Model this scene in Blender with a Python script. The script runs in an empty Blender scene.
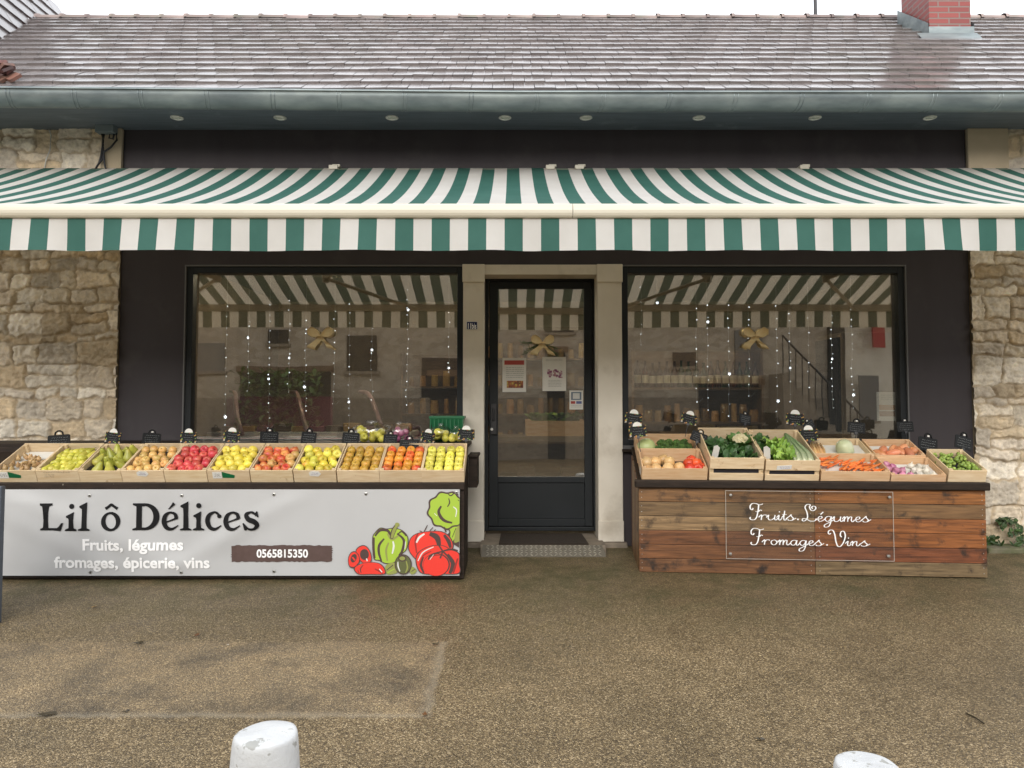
import bpy, math, random
from mathutils import Vector, Matrix, Euler, noise
from bisect import bisect_right
random.seed(7)
R = math.radians
sc = bpy.context.scene
col = sc.collection

# ---------------------------------------------------------------- camera model
FOC, D, H, PITCH, HOR = 760.0, 6.4, 1.2, R(2.6), 402.0
PY0 = HOR - FOC*math.tan(PITCH)
def ray(px, py):
    u = (px-512)/FOC; v = -(py-PY0)/FOC
    return Vector((u, math.cos(PITCH) - v*math.sin(PITCH), math.sin(PITCH) + v*math.cos(PITCH)))
CAM = Vector((0, -D, H))
def at(px, py, Y):
    r = ray(px, py); return CAM + r*((Y+D)/r.y)
def hit(px, py, P0, N):
    r = ray(px, py); return CAM + r*((P0-CAM).dot(N)/r.dot(N))
def X(px, Y=0.0, py=400): return at(px, py, Y).x
def Z(py, Y=0.0): return at(512, py, Y).z
def gz(y):                      # ground height: the forecourt falls away from the shop
    return 0.04*max(y, -7.0) if y < 0 else 0.0

# ---------------------------------------------------------------- mesh builder
class MB:
    def __init__(s): s.v=[]; s.f=[]; s.c=[]; s.col=None; s.usecol=False
    def add(s, vs, fs, M=None, color=None):
        n=len(s.v)
        for p in vs:
            p=Vector(p); s.v.append(M@p if M is not None else p)
        for f in fs:
            s.f.append([i+n for i in f]); s.c.append(color or s.col or (1,1,1))
        if color or s.col: s.usecol=True
        return s
    def box(s,x0,x1,y0,y1,z0,z1,M=None,color=None):
        return s.add([(x0,y0,z0),(x1,y0,z0),(x1,y1,z0),(x0,y1,z0),(x0,y0,z1),(x1,y0,z1),(x1,y1,z1),(x0,y1,z1)],
              [(0,3,2,1),(4,5,6,7),(0,1,5,4),(1,2,6,5),(2,3,7,6),(3,0,4,7)],M,color)
    def lathe(s,prof,n=14,M=None,color=None):
        vs=[];fs=[];m=len(prof)
        for (r,z) in prof:
            for k in range(n):
                a=2*math.pi*k/n; vs.append((r*math.cos(a),r*math.sin(a),z))
        for i in range(m-1):
            for k in range(n):
                fs.append((i*n+k,i*n+(k+1)%n,(i+1)*n+(k+1)%n,(i+1)*n+k))
        fs.append(tuple(range(n-1,-1,-1))); fs.append(tuple((m-1)*n+k for k in range(n)))
        return s.add(vs,fs,M,color)
    def tube(s,pts,r,n=6,color=None,M=None):
        pts=[Vector(p) for p in pts]; rs=r if isinstance(r,(list,tuple)) else [r]*len(pts)
        vs=[];fs=[]
        for i,p in enumerate(pts):
            t=(pts[min(i+1,len(pts)-1)]-pts[max(i-1,0)])
            t=t.normalized() if t.length>1e-9 else Vector((0,0,1))
            a=t.cross(Vector((0,0,1))); 
            if a.length<1e-3: a=t.cross(Vector((0,1,0)))
            a.normalize(); b=t.cross(a)
            for k in range(n):
                q=2*math.pi*k/n; vs.append(p+(a*math.cos(q)+b*math.sin(q))*rs[i])
        for i in range(len(pts)-1):
            for k in range(n):
                fs.append((i*n+k,i*n+(k+1)%n,(i+1)*n+(k+1)%n,(i+1)*n+k))
        fs.append(tuple(range(n-1,-1,-1))); fs.append(tuple((len(pts)-1)*n+k for k in range(n)))
        return s.add(vs,fs,M,color)
    def prism(s,outline,y0,y1,M=None,color=None):      # outline in x,z extruded along y
        n=len(outline)
        vs=[(x,y0,z) for x,z in outline]+[(x,y1,z) for x,z in outline]
        fs=[tuple(range(n)),tuple(range(2*n-1,n-1,-1))]+[(i,i+n,(i+1)%n+n,(i+1)%n) for i in range(n)]
        return s.add(vs,fs,M,color)
    def build(s,name,m,parent=None,local=False,smooth=False,bevel=0,merge=False):
        me=bpy.data.meshes.new(name)
        vs=s.v
        if parent is not None and not local:
            I=wm(parent).inverted(); vs=[I@p for p in vs]
        me.from_pydata([tuple(p) for p in vs],[],s.f); 
        if s.usecol:
            at_=me.color_attributes.new('col','FLOAT_COLOR','CORNER')
            k=0
            for f,c in zip(s.f,s.c):
                for _ in f:
                    at_.data[k].color=(c[0],c[1],c[2],1); k+=1
        me.update()
        if smooth: me.shade_smooth()
        me.materials.append(m)
        o=bpy.data.objects.new(name,me); col.objects.link(o)
        if parent is not None: o.parent=parent
        if bevel:
            b=o.modifiers.new('bevel','BEVEL'); b.width=bevel; b.segments=2; b.limit_method='ANGLE'
        if smooth=='auto':
            pass
        return o
def wm(o):
    m=o.matrix_basis.copy()
    while o.parent: o=o.parent; m=o.matrix_basis@m
    return m
def tag(o,label=None,cat=None,group=None,kind=None):
    if label: o['label']=label
    if cat: o['category']=cat
    if group: o['group']=group
    if kind: o['kind']=kind
    return o
def empty(name,loc,rz=0,label=None,cat=None,group=None):
    o=bpy.data.objects.new(name,None); col.objects.link(o); o.empty_display_size=.1
    o.location=loc; o.rotation_euler=(0,0,rz); tag(o,label,cat,group); return o
def setm(o,M):
    l,q,s=M.decompose(); o.location=l; o.rotation_euler=q.to_euler(); o.scale=s
def kids(o): return KIDS.get(o.name,[])
def copy_tree(o,parent=None):
    ch=[c for c in bpy.data.objects if c.parent==o]
    c=o.copy(); col.objects.link(c)
    if parent is not None: c.parent=parent
    for k in ch: copy_tree(k,c)
    return c

# ---------------------------------------------------------------- materials
def srgb(r,g,b):
    f=lambda c:(c/255/12.92) if c/255<=.04045 else ((c/255+.055)/1.055)**2.4
    return (f(r),f(g),f(b))
def newmat(name):
    m=bpy.data.materials.new(name); m.use_nodes=True
    nt=m.node_tree; nt.nodes.clear()
    out=nt.nodes.new('ShaderNodeOutputMaterial'); p=nt.nodes.new('ShaderNodeBsdfPrincipled')
    nt.links.new(p.outputs[0],out.inputs[0]); return m,nt,p,out
def nd(nt,t,**k):
    n=nt.nodes.new(t)
    for a,b in k.items(): setattr(n,a,b)
    return n
def mix(nt,fac,a,b,mode='MIX'):
    n=nt.nodes.new('ShaderNodeMix'); n.data_type='RGBA'; n.blend_type=mode
    for s,val in ((0,fac),(6,a),(7,b)):
        if isinstance(val,bpy.types.NodeSocket): nt.links.new(val,n.inputs[s])
        else: n.inputs[s].default_value = val if s==0 else (*val,1) if len(val)==3 else val
    return n.outputs[2]
def ramp(nt,src,stops):
    n=nt.nodes.new('ShaderNodeValToRGB'); nt.links.new(src,n.inputs[0])
    e=n.color_ramp.elements
    while len(e)<len(stops): e.new(.5)
    for k,(p,c) in enumerate(stops):
        e[k].position=p; e[k].color=(*c,1) if len(c)==3 else c
    return n.outputs[0]
def math_(nt,op,a,b=None,c=None):
    n=nt.nodes.new('ShaderNodeMath'); n.operation=op
    for i,val in enumerate((a,b,c)):
        if val is None: continue
        if isinstance(val,bpy.types.NodeSocket): nt.links.new(val,n.inputs[i])
        else: n.inputs[i].default_value=val
    return n.outputs[0]
def coords(nt,scale=(1,1,1),rand=False):
    tc=nd(nt,'ShaderNodeTexCoord'); mp=nd(nt,'ShaderNodeMapping'); mp.inputs['Scale'].default_value=scale
    nt.links.new(tc.outputs['Object'],mp.inputs[0])
    w=None
    if rand:
        oi=nd(nt,'ShaderNodeObjectInfo'); w=math_(nt,'MULTIPLY',oi.outputs['Random'],50.0)
    return mp.outputs[0],w
def tnoise(nt,vec,w,scale,detail=4,rough=.55):
    n=nd(nt,'ShaderNodeTexNoise'); n.noise_dimensions='4D'
    n.inputs['Scale'].default_value=scale; n.inputs['Detail'].default_value=detail; n.inputs['Roughness'].default_value=rough
    nt.links.new(vec,n.inputs['Vector'])
    if w is not None: nt.links.new(w,n.inputs['W'])
    return n.outputs[0]
def M_(name,c1,c2=None,scale=6,stretch=(1,1,1),rough=.6,rvar=0,bump=0,bscale=60,bdist=.002,rand=.0,island=.0,attr=False,
       metal=0,spec=.5,trans=0,emit=None,estr=0,detail=4,contrast=(.35,.65),stain=None,sss=0):
    m,nt,p,out=newmat(name)
    vec,w=coords(nt,stretch,True)
    c2=c2 or c1
    n=tnoise(nt,vec,w,scale,detail)
    c=ramp(nt,n,[(contrast[0],c1),(contrast[1],c2)])
    if attr:
        a=nd(nt,'ShaderNodeVertexColor',layer_name='col'); c=mix(nt,1.0,c,a.outputs[0],'MULTIPLY')
    if stain:
        v2,w2=coords(nt,(1,1,1),True); n2=tnoise(nt,v2,w2,stain[1],5,.6)
        f=ramp(nt,n2,[(stain[2],(0,0,0)),(stain[3],(1,1,1))]); c=mix(nt,f,c,stain[0])
    if rand or island:
        if island:
            g=nd(nt,'ShaderNodeNewGeometry').outputs['Random Per Island']; amt=island
        else:
            g=nd(nt,'ShaderNodeObjectInfo').outputs['Random']; amt=rand
        hs=nd(nt,'ShaderNodeHueSaturation'); nt.links.new(c,hs.inputs['Color'])
        val=math_(nt,'MULTIPLY_ADD',g,2*amt,1-amt); nt.links.new(val,hs.inputs['Value'])
        g2=math_(nt,'FRACT',math_(nt,'MULTIPLY',g,7.31)); hu=math_(nt,'MULTIPLY_ADD',g2,.06*amt,.5-.03*amt); nt.links.new(hu,hs.inputs['Hue'])
        c=hs.outputs[0]
    nt.links.new(c,p.inputs['Base Color'])
    p.inputs['Roughness'].default_value=rough; p.inputs['Metallic'].default_value=metal
    if 'Specular IOR Level' in p.inputs: p.inputs['Specular IOR Level'].default_value=spec
    if rvar:
        r=math_(nt,'MULTIPLY_ADD',n,rvar*2,rough-rvar); nt.links.new(r,p.inputs['Roughness'])
    if trans: p.inputs['Transmission Weight'].default_value=trans
    if sss:
        p.inputs['Subsurface Weight'].default_value=sss; p.inputs['Subsurface Radius'].default_value=(.02,.01,.006)
    if emit:
        p.inputs['Emission Color'].default_value=(*emit,1); p.inputs['Emission Strength'].default_value=estr
    if bump:
        v3,w3=coords(nt,stretch,True); n3=tnoise(nt,v3,w3,bscale,4,.6)
        b=nd(nt,'ShaderNodeBump'); b.inputs['Strength'].default_value=bump; b.inputs['Distance'].default_value=bdist
        nt.links.new(n3,b.inputs['Height']); nt.links.new(b.outputs[0],p.inputs['Normal'])
    return m

MAT={}
MAT['panel']=M_('panel_paint',(.038,.031,.035),(.047,.040,.044),scale=1.5,stretch=(2.5,2.5,.35),rough=.6,spec=.35,bump=.3,bscale=120,bdist=.001,stain=((.068,.060,.060),2.6,.56,.80))
MAT['render']=M_('cream_render',(.64,.595,.51),(.72,.675,.59),scale=3,rough=.85,bump=.3,bscale=90,stain=((.36,.31,.24),2.2,.55,.8))
MAT['oldrender']=M_('old_tan_render',(.40,.33,.23),(.46,.38,.27),scale=3,rough=.9,bump=.4,bscale=80)
MAT['plinth']=M_('plinth_stone',(.17,.14,.11),(.26,.22,.17),scale=9,rough=.85,bump=.6,bscale=40,bdist=.004)
MAT['frame']=M_('anthracite_frame',(.009,.012,.014),(.012,.015,.018),scale=4,rough=.5,rvar=.05,spec=.3)
MAT['reveal']=M_('reveal_trim',(.12,.12,.12),rough=.5)
MAT['zinc']=M_('zinc_gutter',(.15,.18,.19),(.27,.31,.31),scale=3,stretch=(1,3,3),rough=.42,metal=.55,bump=.1,bscale=20,stain=((.12,.14,.15),5,.55,.9))
MAT['soffit']=M_('soffit_paint',(.10,.122,.145),(.145,.17,.195),scale=5,stretch=(.5,6,6),rough=.55,bump=.2,bscale=40,stain=((.24,.28,.30),5,.62,.8))
MAT['spot']=M_('spot_trim',(.85,.83,.76),rough=.35,metal=.3)
MAT['lens']=M_('spot_lens',(.6,.6,.52),rough=.2)
MAT['tile']=M_('roof_tile',(.145,.128,.126),(.19,.168,.166),scale=5,rough=.20,rvar=.04,island=.12,bump=.25,bscale=30,bdist=.004,stain=((.14,.13,.12),1.2,.5,.8),spec=1.0)
MAT['oldtile']=M_('broken_tile',(.14,.06,.045),(.06,.035,.03),scale=12,rough=.5,island=.5)
MAT['ridge']=M_('ridge_tile',(.22,.165,.15),(.29,.225,.20),scale=4,rough=.45,island=.3,stain=((.2,.19,.15),6,.5,.7))
MAT['bar']=M_('awning_bar_cream',(.52,.48,.385),(.57,.535,.44),scale=3,stretch=(.5,5,5),rough=.4)
MAT['arm']=M_('awning_arm_cream',(.55,.5,.38),rough=.4)
MAT['darkwood']=M_('dark_brown_wood',(.014,.009,.006),(.030,.019,.013),scale=10,stretch=(1,8,8),rough=.6,spec=.25,bump=.4,bscale=30,stain=((.25,.22,.18),20,.70,.76))
MAT['crate']=M_('crate_pine',(.62,.46,.27),(.72,.58,.385),scale=7,stretch=(1.2,4,9),rough=.7,rand=.1,bump=.25,bscale=60,stain=((.36,.22,.11),14,.64,.72))
MAT['crateR']=M_('crate_pine_warm',(.60,.37,.20),(.69,.48,.29),scale=7,stretch=(1.2,4,9),rough=.7,rand=.1,bump=.25,bscale=60,stain=((.25,.12,.06),22,.71,.74))
MAT['plank']=M_('reclaimed_plank',(.42,.38,.34),(1.45,1.4,1.35),scale=4,stretch=(1.1,6,16),rough=.5,rvar=.1,attr=True,bump=.6,bscale=14,bdist=.003,detail=9,contrast=(.30,.68),stain=((.022,.012,.007),8.5,.55,.68))
MAT['black']=M_('black_plastic',(.012,.012,.014),rough=.4)
MAT['slate']=M_('slate_board',(.006,.007,.008),(.011,.012,.013),scale=20,rough=.6,spec=.25)
MAT['chalk']=M_('chalk_marks',(.45,.47,.48),(.3,.32,.33),scale=200,rough=.9)
MAT['white']=M_('white_plastic',(.75,.74,.70),rough=.5)
MAT['paper']=M_('white_paper',(.72,.71,.67),(.66,.65,.61),scale=10,rough=.8)
MAT['banner']=M_('banner_pvc',(.45,.455,.46),(.48,.485,.49),scale=2,rough=.42,bump=.12,bscale=300,bdist=.0005)
MAT['ink']=M_('banner_black_ink',(.006,.006,.007),rough=.6,spec=.2)
MAT['inkwhite']=M_('banner_white_ink',(.88,.88,.88),rough=.45)
MAT['inkbrown']=M_('banner_brown_ink',(.085,.052,.045),(.10,.062,.055),scale=30,rough=.45)
MAT['art']=M_('banner_art_ink',(1,1,1),rough=.45,attr=True)
MAT['print']=M_('printed_paper',(1,1,1),rough=.7,attr=True)
MAT['steel']=M_('steel',(.5,.5,.48),rough=.35,metal=.9)
MAT['liner']=M_('dark_tray_liner',(.02,.018,.025),(.03,.027,.035),rough=.6)
MAT['bollard']=M_('worn_white_paint',(.50,.51,.52),(.57,.58,.58),scale=6,rough=.6,bump=.9,bscale=35,bdist=.004,stain=((.34,.34,.32),24,.585,.62))
MAT['gpost']=M_('grey_blue_metal',(.06,.075,.1),(.08,.095,.12),scale=4,rough=.4)
MAT['gold']=M_('gold_ribbon',(.78,.61,.32),(.85,.72,.45),scale=20,rough=.3,metal=.2)
MAT['led']=M_('led_light',(.8,.85,1),emit=(.8,.88,1),estr=3)
MAT['wire']=M_('clear_wire',(.6,.6,.57),rough=.4)
MAT['tubelight']=M_('ceiling_tube',(.9,.9,.8),emit=(1,.86,.6),estr=30)
MAT['iwall']=M_('interior_wall',(.20,.15,.10),(.26,.20,.135),scale=2,rough=.85)
MAT['ifloor']=M_('interior_floor',(.07,.06,.05),(.09,.08,.065),scale=2,rough=.4)
MAT['iceil']=M_('interior_ceiling',(.20,.18,.15),rough=.9)
MAT['iwood']=M_('shelf_wood',(.10,.06,.035),(.15,.09,.05),scale=8,stretch=(1,6,6),rough=.5)
MAT['bottleg']=M_('bottle_green',(.01,.03,.012),rough=.12)
MAT['bottler']=M_('bottle_dark_red',(.035,.008,.008),rough=.12)
MAT['jar']=M_('jar_amber',(.42,.27,.11),(.3,.17,.07),scale=9,rough=.2,rand=.5)
MAT['ilabel']=M_('bottle_label',(.5,.46,.36),rough=.7)
MAT['pink']=M_('pink_case',(.26,.10,.12),(.20,.075,.09),scale=2,rough=.25)
MAT['pinkarc']=M_('case_arc',(.42,.25,.25),rough=.3)
MAT['green']=M_('green_plastic',(.003,.11,.04),(.004,.135,.048),scale=6,rough=.4)
MAT['brick']=None
MAT['cable']=M_('black_cable',(.015,.015,.02),rough=.5)
MAT['boxzinc']=M_('grey_box',(.15,.18,.19),rough=.5)
MAT['mat']=M_('doormat_fibre',(.022,.015,.010),(.035,.024,.016),scale=60,rough=.95,bump=1,bscale=300,bdist=.004)
MAT['diamond']=M_('tread_plate',(.8,.8,.8),(1,1,1),scale=15,rough=.42,metal=.3,attr=True)
MAT['leafg']=M_('leaf_green',(.035,.085,.015),(.08,.16,.03),scale=14,rough=.5,island=.35)
MAT['leafdark']=M_('leaf_dark_green',(.025,.072,.016),(.055,.13,.03),scale=14,rough=.5,island=.35)
MAT['leaflight']=M_('leaf_light_green',(.16,.32,.04),(.30,.46,.08),scale=10,rough=.45,island=.25)
MAT['weed']=M_('weed_leaf',(.02,.05,.012),(.05,.09,.02),scale=14,rough=.5,island=.4)
MAT['leeks']=M_('leek_white_green',(1,1,1),rough=.4,attr=True)
MAT['plexi']=None
# fruit colours
def fruit(name,c1,c2,scale=22,rand=.22,rough=.36,contrast=(.36,.64),sp=None):
    MAT[name]=M_(name,c1,c2,attr=True,scale=scale,rough=rough,rand=rand,contrast=contrast,bump=.08,bscale=120,bdist=.001,stain=sp or (tuple(v*.45 for v in c2),70,.66,.74),sss=.0)
fruit('skin_pear',(.50,.50,.06),(.62,.56,.10))
fruit('skin_pear_green',(.34,.36,.05),(.46,.43,.08))
fruit('skin_beige',(.62,.44,.15),(.68,.36,.12))
fruit('skin_pink',(.55,.045,.055),(.66,.20,.11),contrast=(.45,.75))
fruit('skin_yellow',(.70,.56,.05),(.74,.62,.12))
fruit('skin_redgold',(.50,.05,.035),(.68,.30,.08),contrast=(.4,.62))
fruit('skin_yellowred',(.64,.52,.06),(.66,.30,.05),contrast=(.5,.75))
fruit('skin_russet',(.46,.30,.05),(.52,.28,.045))
fruit('skin_orange',(.72,.24,.03),(.74,.36,.05))
fruit('skin_orangered',(.62,.075,.03),(.72,.22,.04))
fruit('skin_golden',(.70,.66,.08),(.76,.68,.14))
fruit('skin_shallot',(.40,.24,.11),(.52,.37,.18))
fruit('skin_squash',(.66,.40,.17),(.72,.48,.24),scale=6)
fruit('skin_tomato',(.68,.05,.02),(.72,.10,.03))
fruit('skin_carrot',(.72,.17,.03),(.76,.22,.05))
fruit('skin_onion',(.42,.09,.22),(.60,.26,.36),scale=8)
fruit('skin_garlic',(.66,.60,.48),(.72,.68,.60),scale=10)
fruit('skin_sweetpotato',(.58,.19,.08),(.66,.30,.16),scale=10)
fruit('skin_sprout',(.14,.24,.03),(.36,.46,.10),scale=10)
fruit('skin_fennel',(.50,.58,.28),(.66,.70,.48),scale=5)
fruit('skin_cabbage',(.42,.54,.17),(.56,.64,.28),scale=5)
fruit('skin_cauliflower',(.70,.62,.34),(.76,.70,.46),scale=20)

# fabric
def fabric():
    m,nt,p,out=newmat('striped_canvas')
    tc=nd(nt,'ShaderNodeTexCoord'); sx=nd(nt,'ShaderNodeSeparateXYZ'); nt.links.new(tc.outputs['Object'],sx.inputs[0])
    f=math_(nt,'FRACT',math_(nt,'MULTIPLY_ADD',sx.outputs[0],1/.2065,.042/.2065+40))
    g=math_(nt,'LESS_THAN',f,.5)
    n=tnoise(nt,tc.outputs['Object'],None,4,5)
    wht=ramp(nt,n,[(.3,(.68,.665,.63)),(.7,(.76,.75,.72))])
    grn=ramp(nt,n,[(.3,(.036,.135,.108)),(.7,(.050,.165,.134))])
    # woven seams down the middle of every sixth white stripe
    f6=math_(nt,'FRACT',math_(nt,'MULTIPLY_ADD',sx.outputs[0],1/1.239,.68))
    s1=math_(nt,'LESS_THAN',math_(nt,'ABSOLUTE',math_(nt,'SUBTRACT',f6,.5)),.014)
    wht2=mix(nt,math_(nt,'MULTIPLY',s1,.55),wht,(.80,.74,.60))
    c=mix(nt,g,wht2,grn)
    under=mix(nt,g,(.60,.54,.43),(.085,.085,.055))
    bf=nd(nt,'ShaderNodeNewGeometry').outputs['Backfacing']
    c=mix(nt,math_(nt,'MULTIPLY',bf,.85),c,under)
    nt.links.new(c,p.inputs['Base Color']); p.inputs['Roughness'].default_value=.75
    tr=nd(nt,'ShaderNodeBsdfTranslucent'); nt.links.new(c,tr.inputs[0])
    mx=nd(nt,'ShaderNodeMixShader'); mx.inputs[0].default_value=.42
    nt.links.new(p.outputs[0],mx.inputs[1]); nt.links.new(tr.outputs[0],mx.inputs[2]); nt.links.new(mx.outputs[0],out.inputs[0])
    n3=tnoise(nt,tc.outputs['Object'],None,9,4); b=nd(nt,'ShaderNodeBump'); b.inputs['Strength'].default_value=.3; b.inputs['Distance'].default_value=.01
    nt.links.new(n3,b.inputs['Height']); nt.links.new(b.outputs[0],p.inputs['Normal'])
    return m
MAT['canvas']=fabric()

def glassmat(name,refl,tint,rough=0.0,boost=1.0,gt=(.9,.9,.9)):
    m,nt,p,out=newmat(name); nt.nodes.remove(p)
    t=nd(nt,'ShaderNodeBsdfTransparent'); t.inputs[0].default_value=(*tint,1)
    g=nd(nt,'ShaderNodeBsdfGlossy'); g.inputs['Roughness'].default_value=rough; g.inputs[0].default_value=(*gt,1)
    fr=nd(nt,'ShaderNodeLayerWeight'); fr.inputs[0].default_value=.5
    fac=math_(nt,'MULTIPLY_ADD',math_(nt,'POWER',fr.outputs['Facing'],5.0),.8*boost,refl)
    if name=='window_glass':
        tc=nd(nt,'ShaderNodeTexCoord'); n=tnoise(nt,tc.outputs['Object'],None,.9,2)
        b=nd(nt,'ShaderNodeBump'); b.inputs['Strength'].default_value=.15; b.inputs['Distance'].default_value=.01
        nt.links.new(n,b.inputs['Height']); nt.links.new(b.outputs[0],g.inputs['Normal'])
    mx=nd(nt,'ShaderNodeMixShader'); nt.links.new(fac,mx.inputs[0]); nt.links.new(t.outputs[0],mx.inputs[1]); nt.links.new(g.outputs[0],mx.inputs[2])
    last=mx.outputs[0]
    if name=='window_glass':   # pale haze put into the pane shader, a veil like thin dust
        df=nd(nt,'ShaderNodeBsdfDiffuse'); df.inputs[0].default_value=(.62,.62,.60,1); m2=nd(nt,'ShaderNodeMixShader'); m2.inputs[0].default_value=.022
        nt.links.new(last,m2.inputs[1]); nt.links.new(df.outputs[0],m2.inputs[2]); last=m2.outputs[0]
    nt.links.new(last,out.inputs[0]); return m
MAT['glass']=glassmat('window_glass',.19,(.90,.90,.87),gt=(1,.95,.87))
MAT['plexi']=glassmat('plexiglass',.03,(.97,.97,.97),rough=.15)
MAT['film']=glassmat('plastic_film',.10,(.93,.93,.93),rough=.12)

def brickmat():
    m,nt,p,out=newmat('red_brick')
    tc=nd(nt,'ShaderNodeTexCoord'); sx=nd(nt,'ShaderNodeSeparateXYZ'); nt.links.new(tc.outputs['Object'],sx.inputs[0])
    cx=nd(nt,'ShaderNodeCombineXYZ'); nt.links.new(math_(nt,'ADD',sx.outputs[0],sx.outputs[1]),cx.inputs[0]); nt.links.new(sx.outputs[2],cx.inputs[1])
    b=nd(nt,'ShaderNodeTexBrick'); nt.links.new(cx.outputs[0],b.inputs[0])
    for k,v in (('Color1',(.24,.045,.038,1)),('Color2',(.18,.032,.028,1)),('Mortar',(.17,.12,.105,1)),('Scale',1.0),('Mortar Size',.008),('Brick Width',.22),('Row Height',.062)): b.inputs[k].default_value=v
    nt.links.new(b.outputs[0],p.inputs['Base Color']); p.inputs['Roughness'].default_value=.5
    bp=nd(nt,'ShaderNodeBump'); bp.inputs['Strength'].default_value=.6; bp.inputs['Distance'].default_value=.006; bp.invert=True
    nt.links.new(b.outputs['Fac'],bp.inputs['Height']); nt.links.new(bp.outputs[0],p.inputs['Normal'])
    return m
MAT['brick']=brickmat()

def stonemat():
    m,nt,p,out=newmat('rubble_limestone')
    a=nd(nt,'ShaderNodeVertexColor',layer_name='col')
    tc=nd(nt,'ShaderNodeTexCoord')
    n=tnoise(nt,tc.outputs['Object'],None,16,8,.65)
    c=mix(nt,1.0,a.outputs[0],ramp(nt,n,[(.3,(.66,.63,.60)),(.5,(1,1,1)),(.72,(1.3,1.28,1.22))]),'MULTIPLY')
    nt.links.new(c,p.inputs['Base Color']); p.inputs['Roughness'].default_value=.9
    b=nd(nt,'ShaderNodeBump'); b.inputs['Strength'].default_value=.9; b.inputs['Distance'].default_value=.008
    n2=tnoise(nt,tc.outputs['Object'],None,55,6,.7); nt.links.new(n2,b.inputs['Height']); nt.links.new(b.outputs[0],p.inputs['Normal'])
    return m
MAT['stone']=stonemat()

def groundmat():
    m,nt,p,out=newmat('wet_asphalt')
    tc=nd(nt,'ShaderNodeTexCoord'); o=tc.outputs['Object']
    vo=nd(nt,'ShaderNodeTexVoronoi'); vo.inputs['Scale'].default_value=185; nt.links.new(o,vo.inputs[0])
    hs=nd(nt,'ShaderNodeSeparateColor'); nt.links.new(vo.outputs['Color'],hs.inputs[0])
    grain=ramp(nt,hs.outputs[0],[(0,(.060,.044,.024)),(.3,(.118,.088,.048)),(.62,(.192,.146,.080)),(.86,(.300,.235,.138)),(1,(.52,.43,.29))])
    big=tnoise(nt,o,None,.9,5,.6); mid=tnoise(nt,o,None,4.5,4,.6)
    c=mix(nt,1.0,grain,ramp(nt,big,[(.3,(.72,.68,.60)),(.7,(1.22,1.16,1.08))]),'MULTIPLY')
    c=mix(nt,1.0,c,ramp(nt,mid,[(.3,(.82,.82,.80)),(.7,(1.12,1.10,1.08))]),'MULTIPLY')
    # moss film close to the building
    sx=nd(nt,'ShaderNodeSeparateXYZ'); nt.links.new(o,sx.inputs[0])
    moss=math_(nt,'MULTIPLY',ramp(nt,mid,[(.38,(0,0,0)),(.66,(1,1,1))]),.75)
    near=ramp(nt,math_(nt,'MULTIPLY_ADD',sx.outputs[1],.8,1.9),[(.0,(0,0,0)),(1,(1,1,1))])
    c=mix(nt,math_(nt,'MULTIPLY',moss,near),c,(.045,.05,.015))
    # old rectangular repair with a pale crumbly rim
    wob=math_(nt,'MULTIPLY_ADD',tnoise(nt,o,None,7,4,.6),.10,-.05)
    pc=at(438,680,-2.6) ; 
    xr,yn,yf=PATCH
    dx=math_(nt,'SUBTRACT',xr,math_(nt,'ADD',sx.outputs[0],wob))
    dy1=math_(nt,'SUBTRACT',math_(nt,'ADD',sx.outputs[1],wob),yn)
    dy2=math_(nt,'SUBTRACT',yf,math_(nt,'ADD',sx.outputs[1],wob))
    d=math_(nt,'MINIMUM',dx,math_(nt,'MINIMUM',dy1,dy2))
    inside=ramp(nt,math_(nt,'MULTIPLY_ADD',d,12,.5),[(.3,(0,0,0)),(.7,(1,1,1))])
    dn=math_(nt,'MINIMUM',dx,dy1)
    rim=ramp(nt,math_(nt,'ABSOLUTE',dn),[(.0,(1,1,1)),(.055,(0,0,0))])
    rim=math_(nt,'MULTIPLY',rim,inside)
    patchc=mix(nt,1.0,mix(nt,.30,c,(.17,.14,.105)),ramp(nt,tnoise(nt,o,None,2.6,5,.65),[(.34,(.60,.61,.64)),(.54,(1.42,1.38,1.30))]),'MULTIPLY')
    c=mix(nt,inside,c,patchc); c=mix(nt,math_(nt,'MULTIPLY',rim,.58),c,(.34,.29,.21))
    nt.links.new(c,p.inputs['Base Color'])
    r=ramp(nt,mid,[(.35,(.38,)*3),(.65,(.58,)*3)]); nt.links.new(r,p.inputs['Roughness'])
    b=nd(nt,'ShaderNodeBump'); b.inputs['Strength'].default_value=.8; b.inputs['Distance'].default_value=.006
    hh=math_(nt,'ADD',math_(nt,'MULTIPLY',vo.outputs['Distance'],-1.0),math_(nt,'MULTIPLY',mid,1.5)); nt.links.new(hh,b.inputs['Height']); nt.links.new(b.outputs[0],p.inputs['Normal'])
    return m
def gpt(px,py):    # pixel to the sloping ground
    return hit(px,py,Vector((0,0,0)),Vector((0,-.04,1)).normalized())
_a=gpt(436,717); _b=gpt(440,642)
PATCH=((_a.x+_b.x)/2,_a.y,_b.y)
MAT['ground']=groundmat()
# ================================================================ ground
def make_ground():
    g=MB(); ys=[60,20,8,5,1.0,0,-1,-2,-3,-4,-5,-6,-7,-9,-13,-25,-60]; xs=[-60,-30,-12,-8,-5,-2.5,0,2.5,5,8,12,30,60]
    vs=[(x,y,gz(y)) for y in ys for x in xs]; n=len(xs)
    fs=[(j*n+i,(j+1)*n+i,(j+1)*n+i+1,j*n+i+1) for j in range(len(ys)-1) for i in range(n-1)]
    g.add(vs,fs); return tag(g.build('ground',MAT['ground'],smooth=True),kind='structure')
make_ground()

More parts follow.
